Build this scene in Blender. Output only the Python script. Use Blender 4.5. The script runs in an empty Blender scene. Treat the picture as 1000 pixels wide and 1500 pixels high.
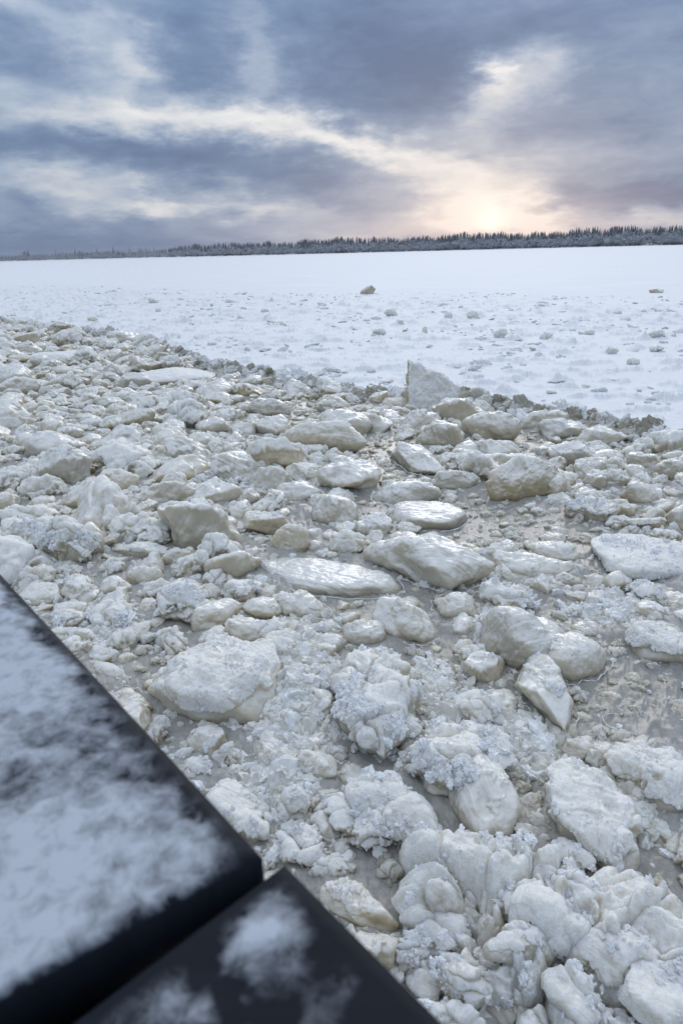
import bpy, math, random
import numpy as np
random.seed(7); RNG = np.random.default_rng(7)
S = bpy.context.scene
COL = S.collection

# ------------------------------------------------------------------ camera
CZ = 2.0; F = 1000.0
PITCH = math.radians(20.9); ROLL = math.atan(27/1000.)
FW = np.array([0, math.cos(PITCH), -math.sin(PITCH)])
_r0 = np.array([1., 0, 0]); _u0 = np.cross(_r0, FW)
RT = _r0*math.cos(ROLL) - _u0*math.sin(ROLL); UP = _u0*math.cos(ROLL) + _r0*math.sin(ROLL)
def ray(px, py):
    d = FW + RT*(px-500)/F + UP*(750-py)/F
    return d/np.linalg.norm(d)
def unp(px, py, z=0.):
    """the place on the level z that the photograph shows at px, py (used to survey positions)"""
    d = ray(px, py); t = (z-CZ)/d[2]
    return np.array([0, 0, CZ]) + d*t
def proj(P):
    """world -> photo pixels"""
    v = np.asarray(P) - np.array([0, 0, CZ])
    dz = v@FW
    return 500+F*(v@RT)/dz, 750-F*(v@UP)/dz, dz

from mathutils import Matrix, Vector
cam = bpy.data.cameras.new('camera'); co = bpy.data.objects.new('camera', cam); COL.objects.link(co)
cam.sensor_fit = 'VERTICAL'; cam.sensor_height = 36; cam.sensor_width = 24; cam.lens = 24
M = Matrix(((RT[0], UP[0], -FW[0]), (RT[1], UP[1], -FW[1]), (RT[2], UP[2], -FW[2]))).to_4x4()
M.translation = (0, 0, CZ); co.matrix_world = M
cam.clip_start = 0.02; cam.clip_end = 9000
cam.dof.use_dof = True; cam.dof.focus_distance = 3.6; cam.dof.aperture_fstop = 11.0
S.camera = co

# ------------------------------------------------------------------ light and exposure
S.view_settings.view_transform = 'Standard'; S.view_settings.look = 'None'
S.view_settings.gamma = 1; S.view_settings.use_curve_mapping = False
S.view_settings.exposure = 0.0
SUN_AZ = math.atan2(ray(717, 322)[0], ray(717, 322)[1])
SUN_EL = math.radians(24)
sl = bpy.data.lights.new('sun', 'SUN'); so = bpy.data.objects.new('sun', sl); COL.objects.link(so)
sl.energy = 1.1; sl.angle = math.radians(35); sl.color = (1.0, .95, .89)
so.rotation_euler = (math.radians(90)-SUN_EL, 0, -SUN_AZ+math.pi)
so.rotation_euler = Vector((-math.sin(SUN_AZ)*math.cos(SUN_EL), -math.cos(SUN_AZ)*math.cos(SUN_EL), -math.sin(SUN_EL))).to_track_quat('-Z', 'Y').to_euler()

world = bpy.data.worlds.new('World'); S.world = world; world.use_nodes = True
NT = world.node_tree; NT.nodes.clear()
class NB:
    """tiny node builder"""
    def __init__(s, nt): s.nt = nt
    def n(s, t, **k):
        nd = s.nt.nodes.new(t)
        for a, b in k.items(): setattr(nd, a, b)
        return nd
    def put(s, sock, v):
        if hasattr(v, 'is_output') or isinstance(v, bpy.types.NodeSocket): s.nt.links.new(v, sock)
        elif v is not None: sock.default_value = v
    def math(s, op, a, b=None, c=None, clamp=False):
        nd = s.n('ShaderNodeMath', operation=op, use_clamp=clamp)
        s.put(nd.inputs[0], a); s.put(nd.inputs[1], b)
        if c is not None: s.put(nd.inputs[2], c)
        return nd.outputs[0]
    def vmath(s, op, a, b=None):
        nd = s.n('ShaderNodeVectorMath', operation=op)
        s.put(nd.inputs[0], a); s.put(nd.inputs[1], b)
        if op == 'SCALE': nd.inputs['Scale'].default_value = .12
        return nd.outputs[0] if op not in ('DOT_PRODUCT', 'LENGTH') else nd.outputs['Value']
    def noise(s, vec, scale, detail=4, rough=.55, dist=0., out=0):
        nd = s.n('ShaderNodeTexNoise'); s.put(nd.inputs['Vector'], vec)
        nd.inputs['Scale'].default_value = scale; nd.inputs['Detail'].default_value = detail
        nd.inputs['Roughness'].default_value = rough; nd.inputs['Distortion'].default_value = dist
        return nd.outputs[out]
    def voro(s, vec, scale, feature='F1', out='Distance', rnd=1.):
        nd = s.n('ShaderNodeTexVoronoi', feature=feature); s.put(nd.inputs['Vector'], vec)
        nd.inputs['Scale'].default_value = scale; nd.inputs['Randomness'].default_value = rnd
        return nd.outputs[out]
    def ramp(s, fac, stops, interp='LINEAR'):
        nd = s.n('ShaderNodeValToRGB'); cr = nd.color_ramp; cr.interpolation = interp
        while len(cr.elements) > 1: cr.elements.remove(cr.elements[-1])
        for i, (p, c) in enumerate(stops):
            e = cr.elements[0] if i == 0 else cr.elements.new(p)
            e.position = p; e.color = (c, c, c, 1) if isinstance(c, (int, float)) else (*c, 1)
        s.put(nd.inputs[0], fac); return nd.outputs[0]
    def mix(s, fac, a, b, mode='MIX'):
        nd = s.n('ShaderNodeMix', data_type='RGBA', blend_type=mode)
        s.put(nd.inputs[0], fac)
        for i, v in ((6, a), (7, b)):
            s.put(nd.inputs[i], (*v, 1) if isinstance(v, tuple) and len(v) == 3 else v)
        return nd.outputs[2]
    def mapr(s, v, a, b, c=0., d=1., clamp=True, smooth=False):
        nd = s.n('ShaderNodeMapRange', clamp=clamp)
        if smooth: nd.interpolation_type = 'SMOOTHSTEP'
        s.put(nd.inputs[0], v)
        for i, x in enumerate((a, b, c, d)): nd.inputs[i+1].default_value = x
        return nd.outputs[0]
    def comb(s, x, y, z=0.):
        nd = s.n('ShaderNodeCombineXYZ')
        for i, v in enumerate((x, y, z)): s.put(nd.inputs[i], v)
        return nd.outputs[0]
    def sep(s, v):
        nd = s.n('ShaderNodeSeparateXYZ'); s.put(nd.inputs[0], v); return nd.outputs
    def attr(s, name, typ='GEOMETRY'):
        return s.n('ShaderNodeAttribute', attribute_name=name, attribute_type=typ)

def build_sky():
    b = NB(NT)
    tc = b.n('ShaderNodeTexCoord').outputs['Generated']
    d = b.vmath('NORMALIZE', tc)
    x, y, z = b.sep(d)
    az = b.math('ARCTAN2', x, y); el = b.math('ARCSINE', z)
    # cloud texture: direction in angles, stretched along the horizon (clouds far away look flat)
    elc = b.math('MAXIMUM', el, 0.0)
    cv = b.comb(b.math('MULTIPLY', az, 1.0), b.math('MULTIPLY', b.math('POWER', b.math('ADD', elc, .02), .8), 2.1), 0.)
    ca = b.comb(b.math('SINE', az), b.math('COSINE', az), b.math('MULTIPLY', b.math('POWER', b.math('ADD', elc, .02), .8), 2.1))
    n1 = b.noise(ca, 4.6, 7, .58, .25); n2 = b.noise(b.vmath('MULTIPLY', ca, (1., 1., 1.7)), 13., 7, .60, .6)
    w1 = b.noise(ca, 6.0, 5, .55, 0, out=1)
    w2 = b.noise(b.vmath('ADD', ca, (3.1, 1.7, 5.)), 17., 5, .6, 0, out=1)
    wr, wg, wb = b.sep(w1); vr, vg, vb = b.sep(w2)
    def warp(v, c, k, c2, k2):
        return b.math('ADD', b.math('ADD', v, b.math('MULTIPLY', b.math('SUBTRACT', c, .5), k)), b.math('MULTIPLY', b.math('SUBTRACT', c2, .5), k2))
    azw = warp(az, wr, .22, vr, .11); elw = warp(el, wg, .08, vg, .05)
    feats = [  # photo px, radii px, tilt deg, strength
        (145, 78, 48, 30, 10, .56), (165, 170, 115, 22, 6, .58), (375, 180, 125, 22, 6, .80), (545, 215, 95, 17, 12, .62),
        (388, 62, 22, 50, 0, .22), (405, 120, 42, 30, 0, .20), (722, 148, 55, 32, -25, .50), (710, 102, 22, 16, -20, .75), (790, 100, 40, 20, -10, .30),
        (725, 298, 120, 26, 0, .34), (640, 262, 60, 14, 10, .2), (500, 296, 160, 16, 0, .16), (717, 322, 55, 30, 0, .65), (720, 335, 380, 16, 0, .30), (60, 265, 90, 18, 5, .42), (120, 300, 130, 20, 0, .25), (210, 295, 28, 12, 10, .35),
        (395, 302, 130, 16, 4, .40), (30, 5, 55, 16, 5, .45), (770, 240, 170, 22, 0, .28), (640, 250, 80, 30, 15, .2), (990, 330, 90, 16, 0, .28), (985, 150, 50, 60, 0, .12), (330, 345, 200, 12, 0, .12),
        (545, 100, 100, 80, 0, -.32), (250, 45, 90, 40, 0, -.10), (860, 60, 130, 50, 0, -.12), (370, 242, 220, 20, 2, -.17), (110, 212, 130, 16, 3, -.22), (880, 190, 110, 45, 0, -.10), (80, 352, 190, 20, 0, -.30),
        (60, 130, 70, 22, 5, -.12), (290, 90, 60, 60, 0, -.10), (470, 300, 48, 11, 5, -.28), (700, 40, 160, 30, 0, -.14), (960, 292, 70, 12, -8, -.25), (860, 282, 60, 9, 0, -.18), (40, 300, 30, 14, 0, -.2), (800, 300, 50, 6, 0, -.15),
    ]
    tot = None
    for (px, py, rx, ry, tl, s_) in feats:
        dd = ray(px, py); a0 = math.atan2(dd[0], dd[1]); e0 = math.asin(dd[2])
        sx = rx/F*.95; sy = ry/F*.95; t = math.radians(-tl)
        da = b.math('SUBTRACT', azw, a0); de = b.math('SUBTRACT', elw, e0)
        uu = b.math('ADD', b.math('MULTIPLY', da, math.cos(t)/sx), b.math('MULTIPLY', de, math.sin(t)/sx))
        vv = b.math('ADD', b.math('MULTIPLY', da, -math.sin(t)/sy), b.math('MULTIPLY', de, math.cos(t)/sy))
        q = b.math('ADD', b.math('MULTIPLY', uu, uu), b.math('MULTIPLY', vv, vv))
        g = b.math('EXPONENT', b.math('MULTIPLY', q, -.7))
        s_ = s_*(.80 if s_ > 0 else 1.05)
        tot = b.math('MULTIPLY', g, s_) if tot is None else b.math('MULTIPLY_ADD', g, s_, tot)
    base = b.math('ADD', b.math('MULTIPLY', b.math('SUBTRACT', n1, .5), .70), .335)
    base = b.math('MULTIPLY_ADD', b.math('SUBTRACT', n2, .5), .34, base)
    br = b.math('ADD', base, tot)
    cloud = b.ramp(br, [(0.0, (.12, .185, .32)), (.22, (.178, .262, .42)), (.40, (.265, .35, .50)), (.60, (.40, .48, .61)), (.80, (.62, .655, .715)), (1.0, (.84, .845, .86))])
    # warm veil where the low sun stands behind the clouds
    sd = ray(717, 324)
    dot = b.vmath('DOT_PRODUCT', d, tuple(float(v) for v in sd))
    ang = b.math('ARCCOSINE', dot)
    glow = b.math('EXPONENT', b.math('MULTIPLY', b.math('POWER', b.math('DIVIDE', ang, .020), 1.1), -1.))
    halo = b.math('EXPONENT', b.math('MULTIPLY', b.math('DIVIDE', ang, .075), -1.))
    cloud = b.mix(b.math('MULTIPLY', halo, .15), cloud, b.mix(1., cloud, (1.05, 1., .93), 'MULTIPLY'))
    cloud = b.mix(b.math('MULTIPLY', halo, .07), cloud, (1.0, .91, .78))
    cloud = b.mix(b.math('MULTIPLY', glow, .95), cloud, (1.25, 1.20, 1.12))
    # an overcast sky is about three times as bright overhead as at the horizon
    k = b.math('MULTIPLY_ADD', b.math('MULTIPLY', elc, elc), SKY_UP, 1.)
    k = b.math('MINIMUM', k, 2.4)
    below = b.mapr(z, -.02, 0.0, .7, 1.)
    cloud = b.mix(b.mapr(el, .35, 1.1, 0, .6), cloud, (.47, .48, .485))
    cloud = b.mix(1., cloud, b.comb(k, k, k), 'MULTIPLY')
    sky = b.n('ShaderNodeTexSky', sky_type='NISHITA', sun_disc=False, sun_elevation=math.radians(3), sun_rotation=SUN_AZ)
    bg1 = b.n('ShaderNodeBackground'); b.put(bg1.inputs[0], sky.outputs[0]); bg1.inputs[1].default_value = .08
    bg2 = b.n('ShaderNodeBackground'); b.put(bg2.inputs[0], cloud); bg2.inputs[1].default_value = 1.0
    mx = b.n('ShaderNodeMixShader'); mx.inputs[0].default_value = .93
    NT.links.new(bg1.outputs[0], mx.inputs[1]); NT.links.new(bg2.outputs[0], mx.inputs[2])
    out = b.n('ShaderNodeOutputWorld'); NT.links.new(mx.outputs[0], out.inputs[0])
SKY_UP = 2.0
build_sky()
world.cycles.sampling_method = 'MANUAL'; world.cycles.sample_map_resolution = 512
S.cycles.use_denoising = True
S.cycles.max_bounces = 6; S.cycles.diffuse_bounces = 4; S.cycles.glossy_bounces = 3; S.cycles.transmission_bounces = 4
S.cycles.caustics_reflective = False; S.cycles.caustics_refractive = False

# ------------------------------------------------------------------ numpy noise
_perm = np.random.default_rng(11).permutation(256).astype(np.int32); _perm = np.concatenate([_perm, _perm, _perm])
_g = np.random.default_rng(12).normal(size=(256, 3)); _g /= np.linalg.norm(_g, axis=1)[:, None]; _g = _g.astype(np.float32)
_rp = np.random.default_rng(13).random((256, 3)).astype(np.float32)
def _h(ix, iy, iz): return _perm[_perm[_perm[ix & 255]+(iy & 255)]+(iz & 255)]
def perlin(p):
    p = p.astype(np.float32); i = np.floor(p).astype(np.int32); f = p-i
    u = f*f*f*(f*(f*6-15)+10); r = 0
    for dx in (0, 1):
        wx = u[:, 0] if dx else 1-u[:, 0]
        for dy in (0, 1):
            wy = u[:, 1] if dy else 1-u[:, 1]
            for dz in (0, 1):
                wz = u[:, 2] if dz else 1-u[:, 2]
                g = _g[_h(i[:, 0]+dx, i[:, 1]+dy, i[:, 2]+dz)]
                r = r + wx*wy*wz*(g[:, 0]*(f[:, 0]-dx)+g[:, 1]*(f[:, 1]-dy)+g[:, 2]*(f[:, 2]-dz))
    return r*1.6
def fbm(p, o=4, ro=.5, lac=2.03):
    a = 1.; s = 0; q = p.copy()
    for k in range(o):
        s = s + a*perlin(q+17.3*k); a *= ro; q = q*lac
    return s
def ridged(p, o=4, ro=.55):
    a = 1.; s = 0; q = p.copy()
    for k in range(o):
        s = s + a*(1-2*np.abs(perlin(q+9.1*k))); a *= ro; q = q*2.1
    return s
def worley(p):
    p = p.astype(np.float32); i = np.floor(p).astype(np.int32); f = p-i
    f1 = np.full(len(p), 9., np.float32); f2 = f1.copy(); cid = np.zeros(len(p), np.int32)
    for dx in (-1, 0, 1):
        for dy in (-1, 0, 1):
            for dz in (-1, 0, 1):
                h = _h(i[:, 0]+dx, i[:, 1]+dy, i[:, 2]+dz); q = _rp[h]
                d = (q[:, 0]+dx-f[:, 0])**2+(q[:, 1]+dy-f[:, 1])**2+(q[:, 2]+dz-f[:, 2])**2
                m = d < f1; f2 = np.where(m, f1, np.minimum(f2, d)); cid = np.where(m, h, cid); f1 = np.where(m, d, f1)
    return np.sqrt(f1), np.sqrt(f2), cid
def sst(x, a, b):
    t = np.clip((x-a)/(b-a), 0, 1); return t*t*(3-2*t)
def clods(p, freq):
    """rounded lumps packed together, 0..1"""
    f1, f2, c = worley(p*freq)
    hgt = .45+.55*((c*37) % 97)/97.
    return np.sqrt(np.clip(1-(f1/.95)**2, 0, 1))*hgt

# ------------------------------------------------------------------ mesh helpers
def ico(level):
    t = (1+5**.5)/2
    v = [(-1, t, 0), (1, t, 0), (-1, -t, 0), (1, -t, 0), (0, -1, t), (0, 1, t), (0, -1, -t), (0, 1, -t), (t, 0, -1), (t, 0, 1), (-t, 0, -1), (-t, 0, 1)]
    f = [(0, 11, 5), (0, 5, 1), (0, 1, 7), (0, 7, 10), (0, 10, 11), (1, 5, 9), (5, 11, 4), (11, 10, 2), (10, 7, 6), (7, 1, 8), (3, 9, 4), (3, 4, 2), (3, 2, 6), (3, 6, 8), (3, 8, 9), (4, 9, 5), (2, 4, 11), (6, 2, 10), (8, 6, 7), (9, 8, 1)]
    v = np.array(v, float); v /= np.linalg.norm(v, axis=1)[:, None]; f = np.array(f)
    for _ in range(level):
        e = np.sort(np.concatenate([f[:, [0, 1]], f[:, [1, 2]], f[:, [2, 0]]]), axis=1)
        key = e[:, 0].astype(np.int64)*len(v)+e[:, 1]
        u, inv = np.unique(key, return_inverse=True)
        mid = v[u//len(v)]+v[u % len(v)]; mid /= np.linalg.norm(mid, axis=1)[:, None]
        n = len(f); a, b_, c = inv[:n]+len(v), inv[n:2*n]+len(v), inv[2*n:]+len(v)
        v = np.concatenate([v, mid])
        f = np.concatenate([np.stack([f[:, 0], a, c], 1), np.stack([f[:, 1], b_, a], 1), np.stack([f[:, 2], c, b_], 1), np.stack([a, b_, c], 1)])
    return v, f
ICO = {k: ico(k) for k in range(0, 8)}
def mesh_np(name, V, Fc, attrs=None, smooth=True, mats=()):
    me = bpy.data.meshes.new(name); k = Fc.shape[1]
    me.vertices.add(len(V)); me.vertices.foreach_set('co', V.astype(np.float32).ravel())
    me.loops.add(len(Fc)*k); me.loops.foreach_set('vertex_index', Fc.astype(np.int32).ravel())
    me.polygons.add(len(Fc)); me.polygons.foreach_set('loop_start', np.arange(0, len(Fc)*k, k, dtype=np.int32))
    me.polygons.foreach_set('loop_total', np.full(len(Fc), k, np.int32))
    me.polygons.foreach_set('use_smooth', np.full(len(Fc), smooth, bool))
    for nm, a in (attrs or {}).items():
        at = me.attributes.new(nm, 'FLOAT', 'POINT'); at.data.foreach_set('value', np.asarray(a, np.float32))
    me.update(calc_edges=True)
    for m in mats: me.materials.append(m)
    return me
def keep(V, Fc, mask, attrs):
    """drop the faces whose vertices are all outside mask"""
    fm = mask[Fc].any(axis=1); Fc = Fc[fm]
    used = np.unique(Fc); mp = np.full(len(V), -1); mp[used] = np.arange(len(used))
    return V[used], mp[Fc], {k: a[used] for k, a in attrs.items()}
def add(name, me, loc=(0, 0, 0), rz=0., label=None, cat=None, group=None, kind=None, parent=None, rot=None):
    o = bpy.data.objects.new(name, me); COL.objects.link(o); o.location = loc
    o.rotation_euler = rot if rot is not None else (0, 0, rz)
    if parent: o.parent = parent
    if label: o['label'] = label
    if cat: o['category'] = cat
    if group: o['group'] = group
    if kind: o['kind'] = kind
    return o

def chunk_shape(style, dims, seed, level, cull=-.06, zc=0., tilt=(0., 0.), tan=0., heap=False):
    """one lump of river ice. style: R rounded, A angular, S slab with crust, C crumbly and snow covered, F flat wet floe, W flat snowy floe"""
    rg = np.random.default_rng(seed)
    d, f = ICO[level]
    a, b_, c = dims
    if style in 'SFW':
        ns = [(0, 0, 1.), (0, 0, -1.)]; off = [1., 1.]
        k = rg.integers(6, 9); ph = rg.random()*6.28
        for j in range(k):
            th = ph+j*2*math.pi/k+rg.normal()*.16
            ns.append((math.cos(th), math.sin(th), rg.uniform(-.25, .35))); off.append(rg.uniform(.82, 1.05))
        for j in range(3): ns.append((rg.normal(), rg.normal(), 1.1)); off.append(rg.uniform(.95, 1.1))
        p = 13. if style == 'S' else 8.
    else:
        k = {'R': 13, 'A': 11, 'C': 12}[style]
        g = rg.normal(size=(k*3, 3)); g /= np.linalg.norm(g, axis=1)[:, None]
        ns = [g[0]]
        while len(ns) < k:                                   # well spread normals
            dm = np.min([np.linalg.norm(g-q, axis=1) for q in ns], axis=0); ns.append(g[np.argmax(dm*(1+.15*rg.random(len(g))))])
        off = list(rg.uniform(.74, 1.0, k)); p = {'R': 7., 'A': 19., 'C': 9.}[style]
    ns = np.array(ns, float); ns /= np.linalg.norm(ns, axis=1)[:, None]; off = np.array(off)
    dd = d + .10*np.stack([perlin(d*1.6+seed % 91+i*31.) for i in range(3)], 1)
    dd /= np.linalg.norm(dd, axis=1)[:, None]
    dt = np.clip(dd@ns.T, 1e-4, None)/off
    r = np.sum(dt**p, axis=1)**(-1/p)
    r = r/np.percentile(r, 80)
    V = d*r[:, None]*np.array(dims)
    N = d/np.array(dims); N /= np.linalg.norm(N, axis=1)[:, None]
    sz = (a*b_)**.5; sd = rg.uniform(0, 80, 3)
    q = V/sz
    lowf = fbm(q*1.3+sd, 3)
    am = {'R': .07, 'A': .06, 'S': .05, 'C': .13, 'F': .05, 'W': .05}[style]
    V = V + N*(lowf*am*sz*(1. if style not in 'SFW' else .6))[:, None]
    # chipped hollows
    if style in 'RASC':
        hol = sst(fbm(q*1.1+sd+40, 2), .35, .8); V = V - N*(hol*.10*min(sz, 3*c))[:, None]
    # tilt
    tx, ty = tilt
    if tx or ty:
        Rm = np.array(Matrix.Rotation(tx, 3, 'X') @ Matrix.Rotation(ty, 3, 'Y'))
        V = V@Rm.T; N = N@Rm.T
    up = N[:, 2]
    W = V + sd                                       # metres, offset
    nm = fbm(W*(1.6/sz)+7, 4, .6)
    thr = {'R': .75, 'A': .55, 'S': .12, 'C': .0, 'F': .95, 'W': -.9}[style]
    hz = (V[:, 2]+zc)/max(c*1.6, .05)
    crust = sst(up*.85+nm*.55+hz*.25-thr-.35, -.12, .22)
    if style == 'W': crust = sst(up+nm*.25, .25, .6)
    if style in 'CS':
        # broken into clots: some packed white, some bare glassy ice between
        g1_, g2_, gc = worley(W*(5.5 if style == 'C' else 4.) + .35*np.stack([perlin(W*7+9), perlin(W*7+19), perlin(W*7+29)], 1))
        crust = np.clip(crust*(.60+.60*((gc*53) % 101)/101.)-.25*np.exp(-(g2_-g1_)/.05), 0, 1)
    # surface relief in metres
    big = sz > .13
    disp = fbm(W*9., 4, .55)*.008*min(1, sz/.18)
    if level >= 3:
        cl = clods(W, 9.)*.050 + clods(W+5, 20.)*.024 if style in 'C' else clods(W, 18.)*.017 + clods(W+5, 40.)*.011
        cl = cl*(.35+.9*sst(fbm(W*3.+21, 3), -.5, .5))
        if level >= 5: cl = cl + clods(W+11, 55.)*.0070 + fbm(W*100., 2, .6)*.0010
        k_ = {'R': .55, 'A': .7, 'S': 1., 'C': 1., 'F': .4, 'W': .8}[style]*min(1, sz/.16)
        disp = disp + crust*cl*k_
        if style in 'SC': disp = disp + crust*np.clip(ridged(W*6., 3), -1, 1.4)*.014*min(1, sz/.2)
        if style == 'C' and level >= 5: disp = disp - .022*np.exp(-(g2_-g1_)/.07)*min(1, sz/.2)+.012*(((gc*31) % 61)/61.-.5)
        if heap:
            h1, h2, hc = worley(W*3.1+.5*np.stack([fbm(W*3+9, 2), fbm(W*3+19, 2), fbm(W*3+29, 2)], 1)); disp = disp-.085*np.exp(-(h2-h1)/.07)+.07*(((hc*29) % 53)/53.-.5)
        if heap: disp = disp + np.clip(ridged(W*2.1, 5, .6), -1.2, 1.6)*.060 + clods(W+3, 6.)*.05 + clods(W*np.array([1, 1, .6])+8, 11.)*.030*sst(fbm(W*2+5, 2), -.3, .5) - .05
    if style in 'RAF':
        # melt-smoothed bedding lines running across the lump
        bd = rg.normal(size=3); bd[2] *= .5; bd /= np.linalg.norm(bd)
        s_ = W@bd
        lines = fbm(np.stack([s_*38., W[:, 0]*2.2, W[:, 1]*2.2], 1), 3, .6)
        disp = disp + lines*.0032*min(1, sz/.15)
    if style in 'AS': disp = disp + (1-crust)*np.clip(ridged(W*5.+3, 3), -1, 1.3)*.006*min(1, sz/.2)
    V = V + N*disp[:, None]
    at = {'crust': crust, 'tan': np.clip(tan+.22*fbm(W*2.3+50, 3), 0, 1)}
    if cull is not None:
        V, f, at = keep(V, f, V[:, 2]+zc > cull, at)
    return V, f, at
# ------------------------------------------------------------------ materials
def new_mat(name):
    m = bpy.data.materials.new(name); m.use_nodes = True; nt = m.node_tree
    b = NB(nt); p = nt.nodes['Principled BSDF']; return m, b, p
def mat_ice(name='river_ice', use_sss=True, fine=True):
    m, b, p = new_mat(name)
    geo = b.n('ShaderNodeNewGeometry'); pos = geo.outputs['Position']
    tc = b.n('ShaderNodeTexCoord').outputs['Object']
    rnd = b.n('ShaderNodeObjectInfo').outputs['Random']
    ov = b.vmath('ADD', tc, b.comb(b.math('MULTIPLY', rnd, 31.), 0., 0.))
    crust = b.attr('crust').outputs['Fac']; tan = b.attr('tan').outputs['Fac']
    nf = b.noise(ov, 62., 5, .68); nm = b.noise(ov, 9., 4, .6); nl = b.noise(ov, 20., 4, .62, .4)
    upn = b.sep(geo.outputs['Normal'])[2]
    cr = b.math('ADD', crust, b.math('MULTIPLY', b.math('SUBTRACT', nf, .5), .9))
    cr = b.math('ADD', cr, b.math('MULTIPLY', b.math('SUBTRACT', nl, .5), 1.5))
    cr = b.mapr(cr, .34, 1.08, 0, 1, smooth=True)
    ice = b.mix(tan, (.59, .555, .465), (.52, .42, .24))
    ice = b.mix(b.mapr(nm, .35, .7), ice, b.mix(1., ice, (1.12, 1.14, 1.17), 'MULTIPLY'))
    tone = b.math('MULTIPLY_ADD', rnd, .26, .84)
    ice = b.mix(1., ice, b.comb(tone, tone, tone), 'MULTIPLY')
    sil = b.mapr(b.noise(b.vmath('MULTIPLY', ov, (1., 1., 2.5)), 4.5, 5, .6, .6), .56, .74, 0, .4)
    ice = b.mix(sil, ice, b.mix(1., ice, (.78, .72, .56), 'MULTIPLY'))
    # rime on upward faces, with the brightness of skylit tops put into the colour
    rime = b.mapr(b.math('ADD', upn, b.math('MULTIPLY', b.math('SUBTRACT', nl, .5), .9)), .06, 1.08, 0, .82, smooth=True)
    ice = b.mix(rime, ice, (.84, .83, .80))
    snow = b.mix(b.mapr(nf, .3, .7), (.77, .755, .705), (.90, .89, .855))
    c0 = b.mix(cr, ice, snow)
    z = b.sep(pos)[2]
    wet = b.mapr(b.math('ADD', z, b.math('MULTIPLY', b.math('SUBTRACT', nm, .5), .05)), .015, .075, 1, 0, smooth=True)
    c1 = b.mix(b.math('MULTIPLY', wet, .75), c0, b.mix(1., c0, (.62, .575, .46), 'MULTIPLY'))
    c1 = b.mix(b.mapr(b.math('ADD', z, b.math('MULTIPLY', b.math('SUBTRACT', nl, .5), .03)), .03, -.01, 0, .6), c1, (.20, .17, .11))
    b.put(p.inputs['Base Color'], c1)
    ro = b.math('MULTIPLY_ADD', cr, .36, b.mapr(nl, .3, .7, .14, .40))
    ro = b.math('SUBTRACT', ro, b.math('MULTIPLY', wet, .12))
    b.put(p.inputs['Roughness'], b.math('MAXIMUM', ro, .12))
    p.inputs['IOR'].default_value = 1.31
    b.put(p.inputs['Coat Weight'], b.math('MULTIPLY', b.math('SUBTRACT', 1., cr), .3)); p.inputs['Coat Roughness'].default_value = .1
    if use_sss:
        p.inputs['Subsurface Weight'].default_value = .7; p.inputs['Subsurface Scale'].default_value = .05
        p.inputs['Subsurface Radius'].default_value = (1., .9, .62)
    if fine:
        g1 = b.noise(ov, 150., 4, .7); g2 = b.voro(ov, 170., 'F1'); g3 = b.noise(ov, 32., 4, .6, .8)
        hgt = b.math('ADD', b.math('MULTIPLY', g1, .0022), b.math('MULTIPLY', g3, .008))
        hgt = b.math('ADD', hgt, b.math('MULTIPLY', b.math('MULTIPLY', g2, cr), -.002))
        hgt = b.math('MULTIPLY', hgt, b.math('MULTIPLY_ADD', cr, .86, .14))
        bp = b.n('ShaderNodeBump'); bp.inputs['Strength'].default_value = .85; bp.inputs['Distance'].default_value = 1.
        b.put(bp.inputs['Height'], hgt); b.put(p.inputs['Normal'], bp.outputs[0])
    return m
def mat_crumb():
    """small crushed pieces: the grain is in their own shape, so no fine relief"""
    m, b, p = new_mat('crushed_ice')
    rnd = b.n('ShaderNodeObjectInfo').outputs['Random']; crust = b.attr('crust').outputs['Fac']; tan = b.attr('tan').outputs['Fac']
    z = b.sep(b.n('ShaderNodeNewGeometry').outputs['Position'])[2]
    c = b.mix(tan, (.66, .665, .63), (.56, .49, .34)); c = b.mix(crust, c, (.86, .87, .875))
    wet = b.mapr(z, .0, .03, .75, 0)
    c = b.mix(wet, c, b.mix(1., c, (.72, .69, .62), 'MULTIPLY'))
    b.put(p.inputs['Base Color'], c); b.put(p.inputs['Roughness'], b.math('MULTIPLY_ADD', crust, .35, .3)); p.inputs['IOR'].default_value = 1.31
    return m
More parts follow.
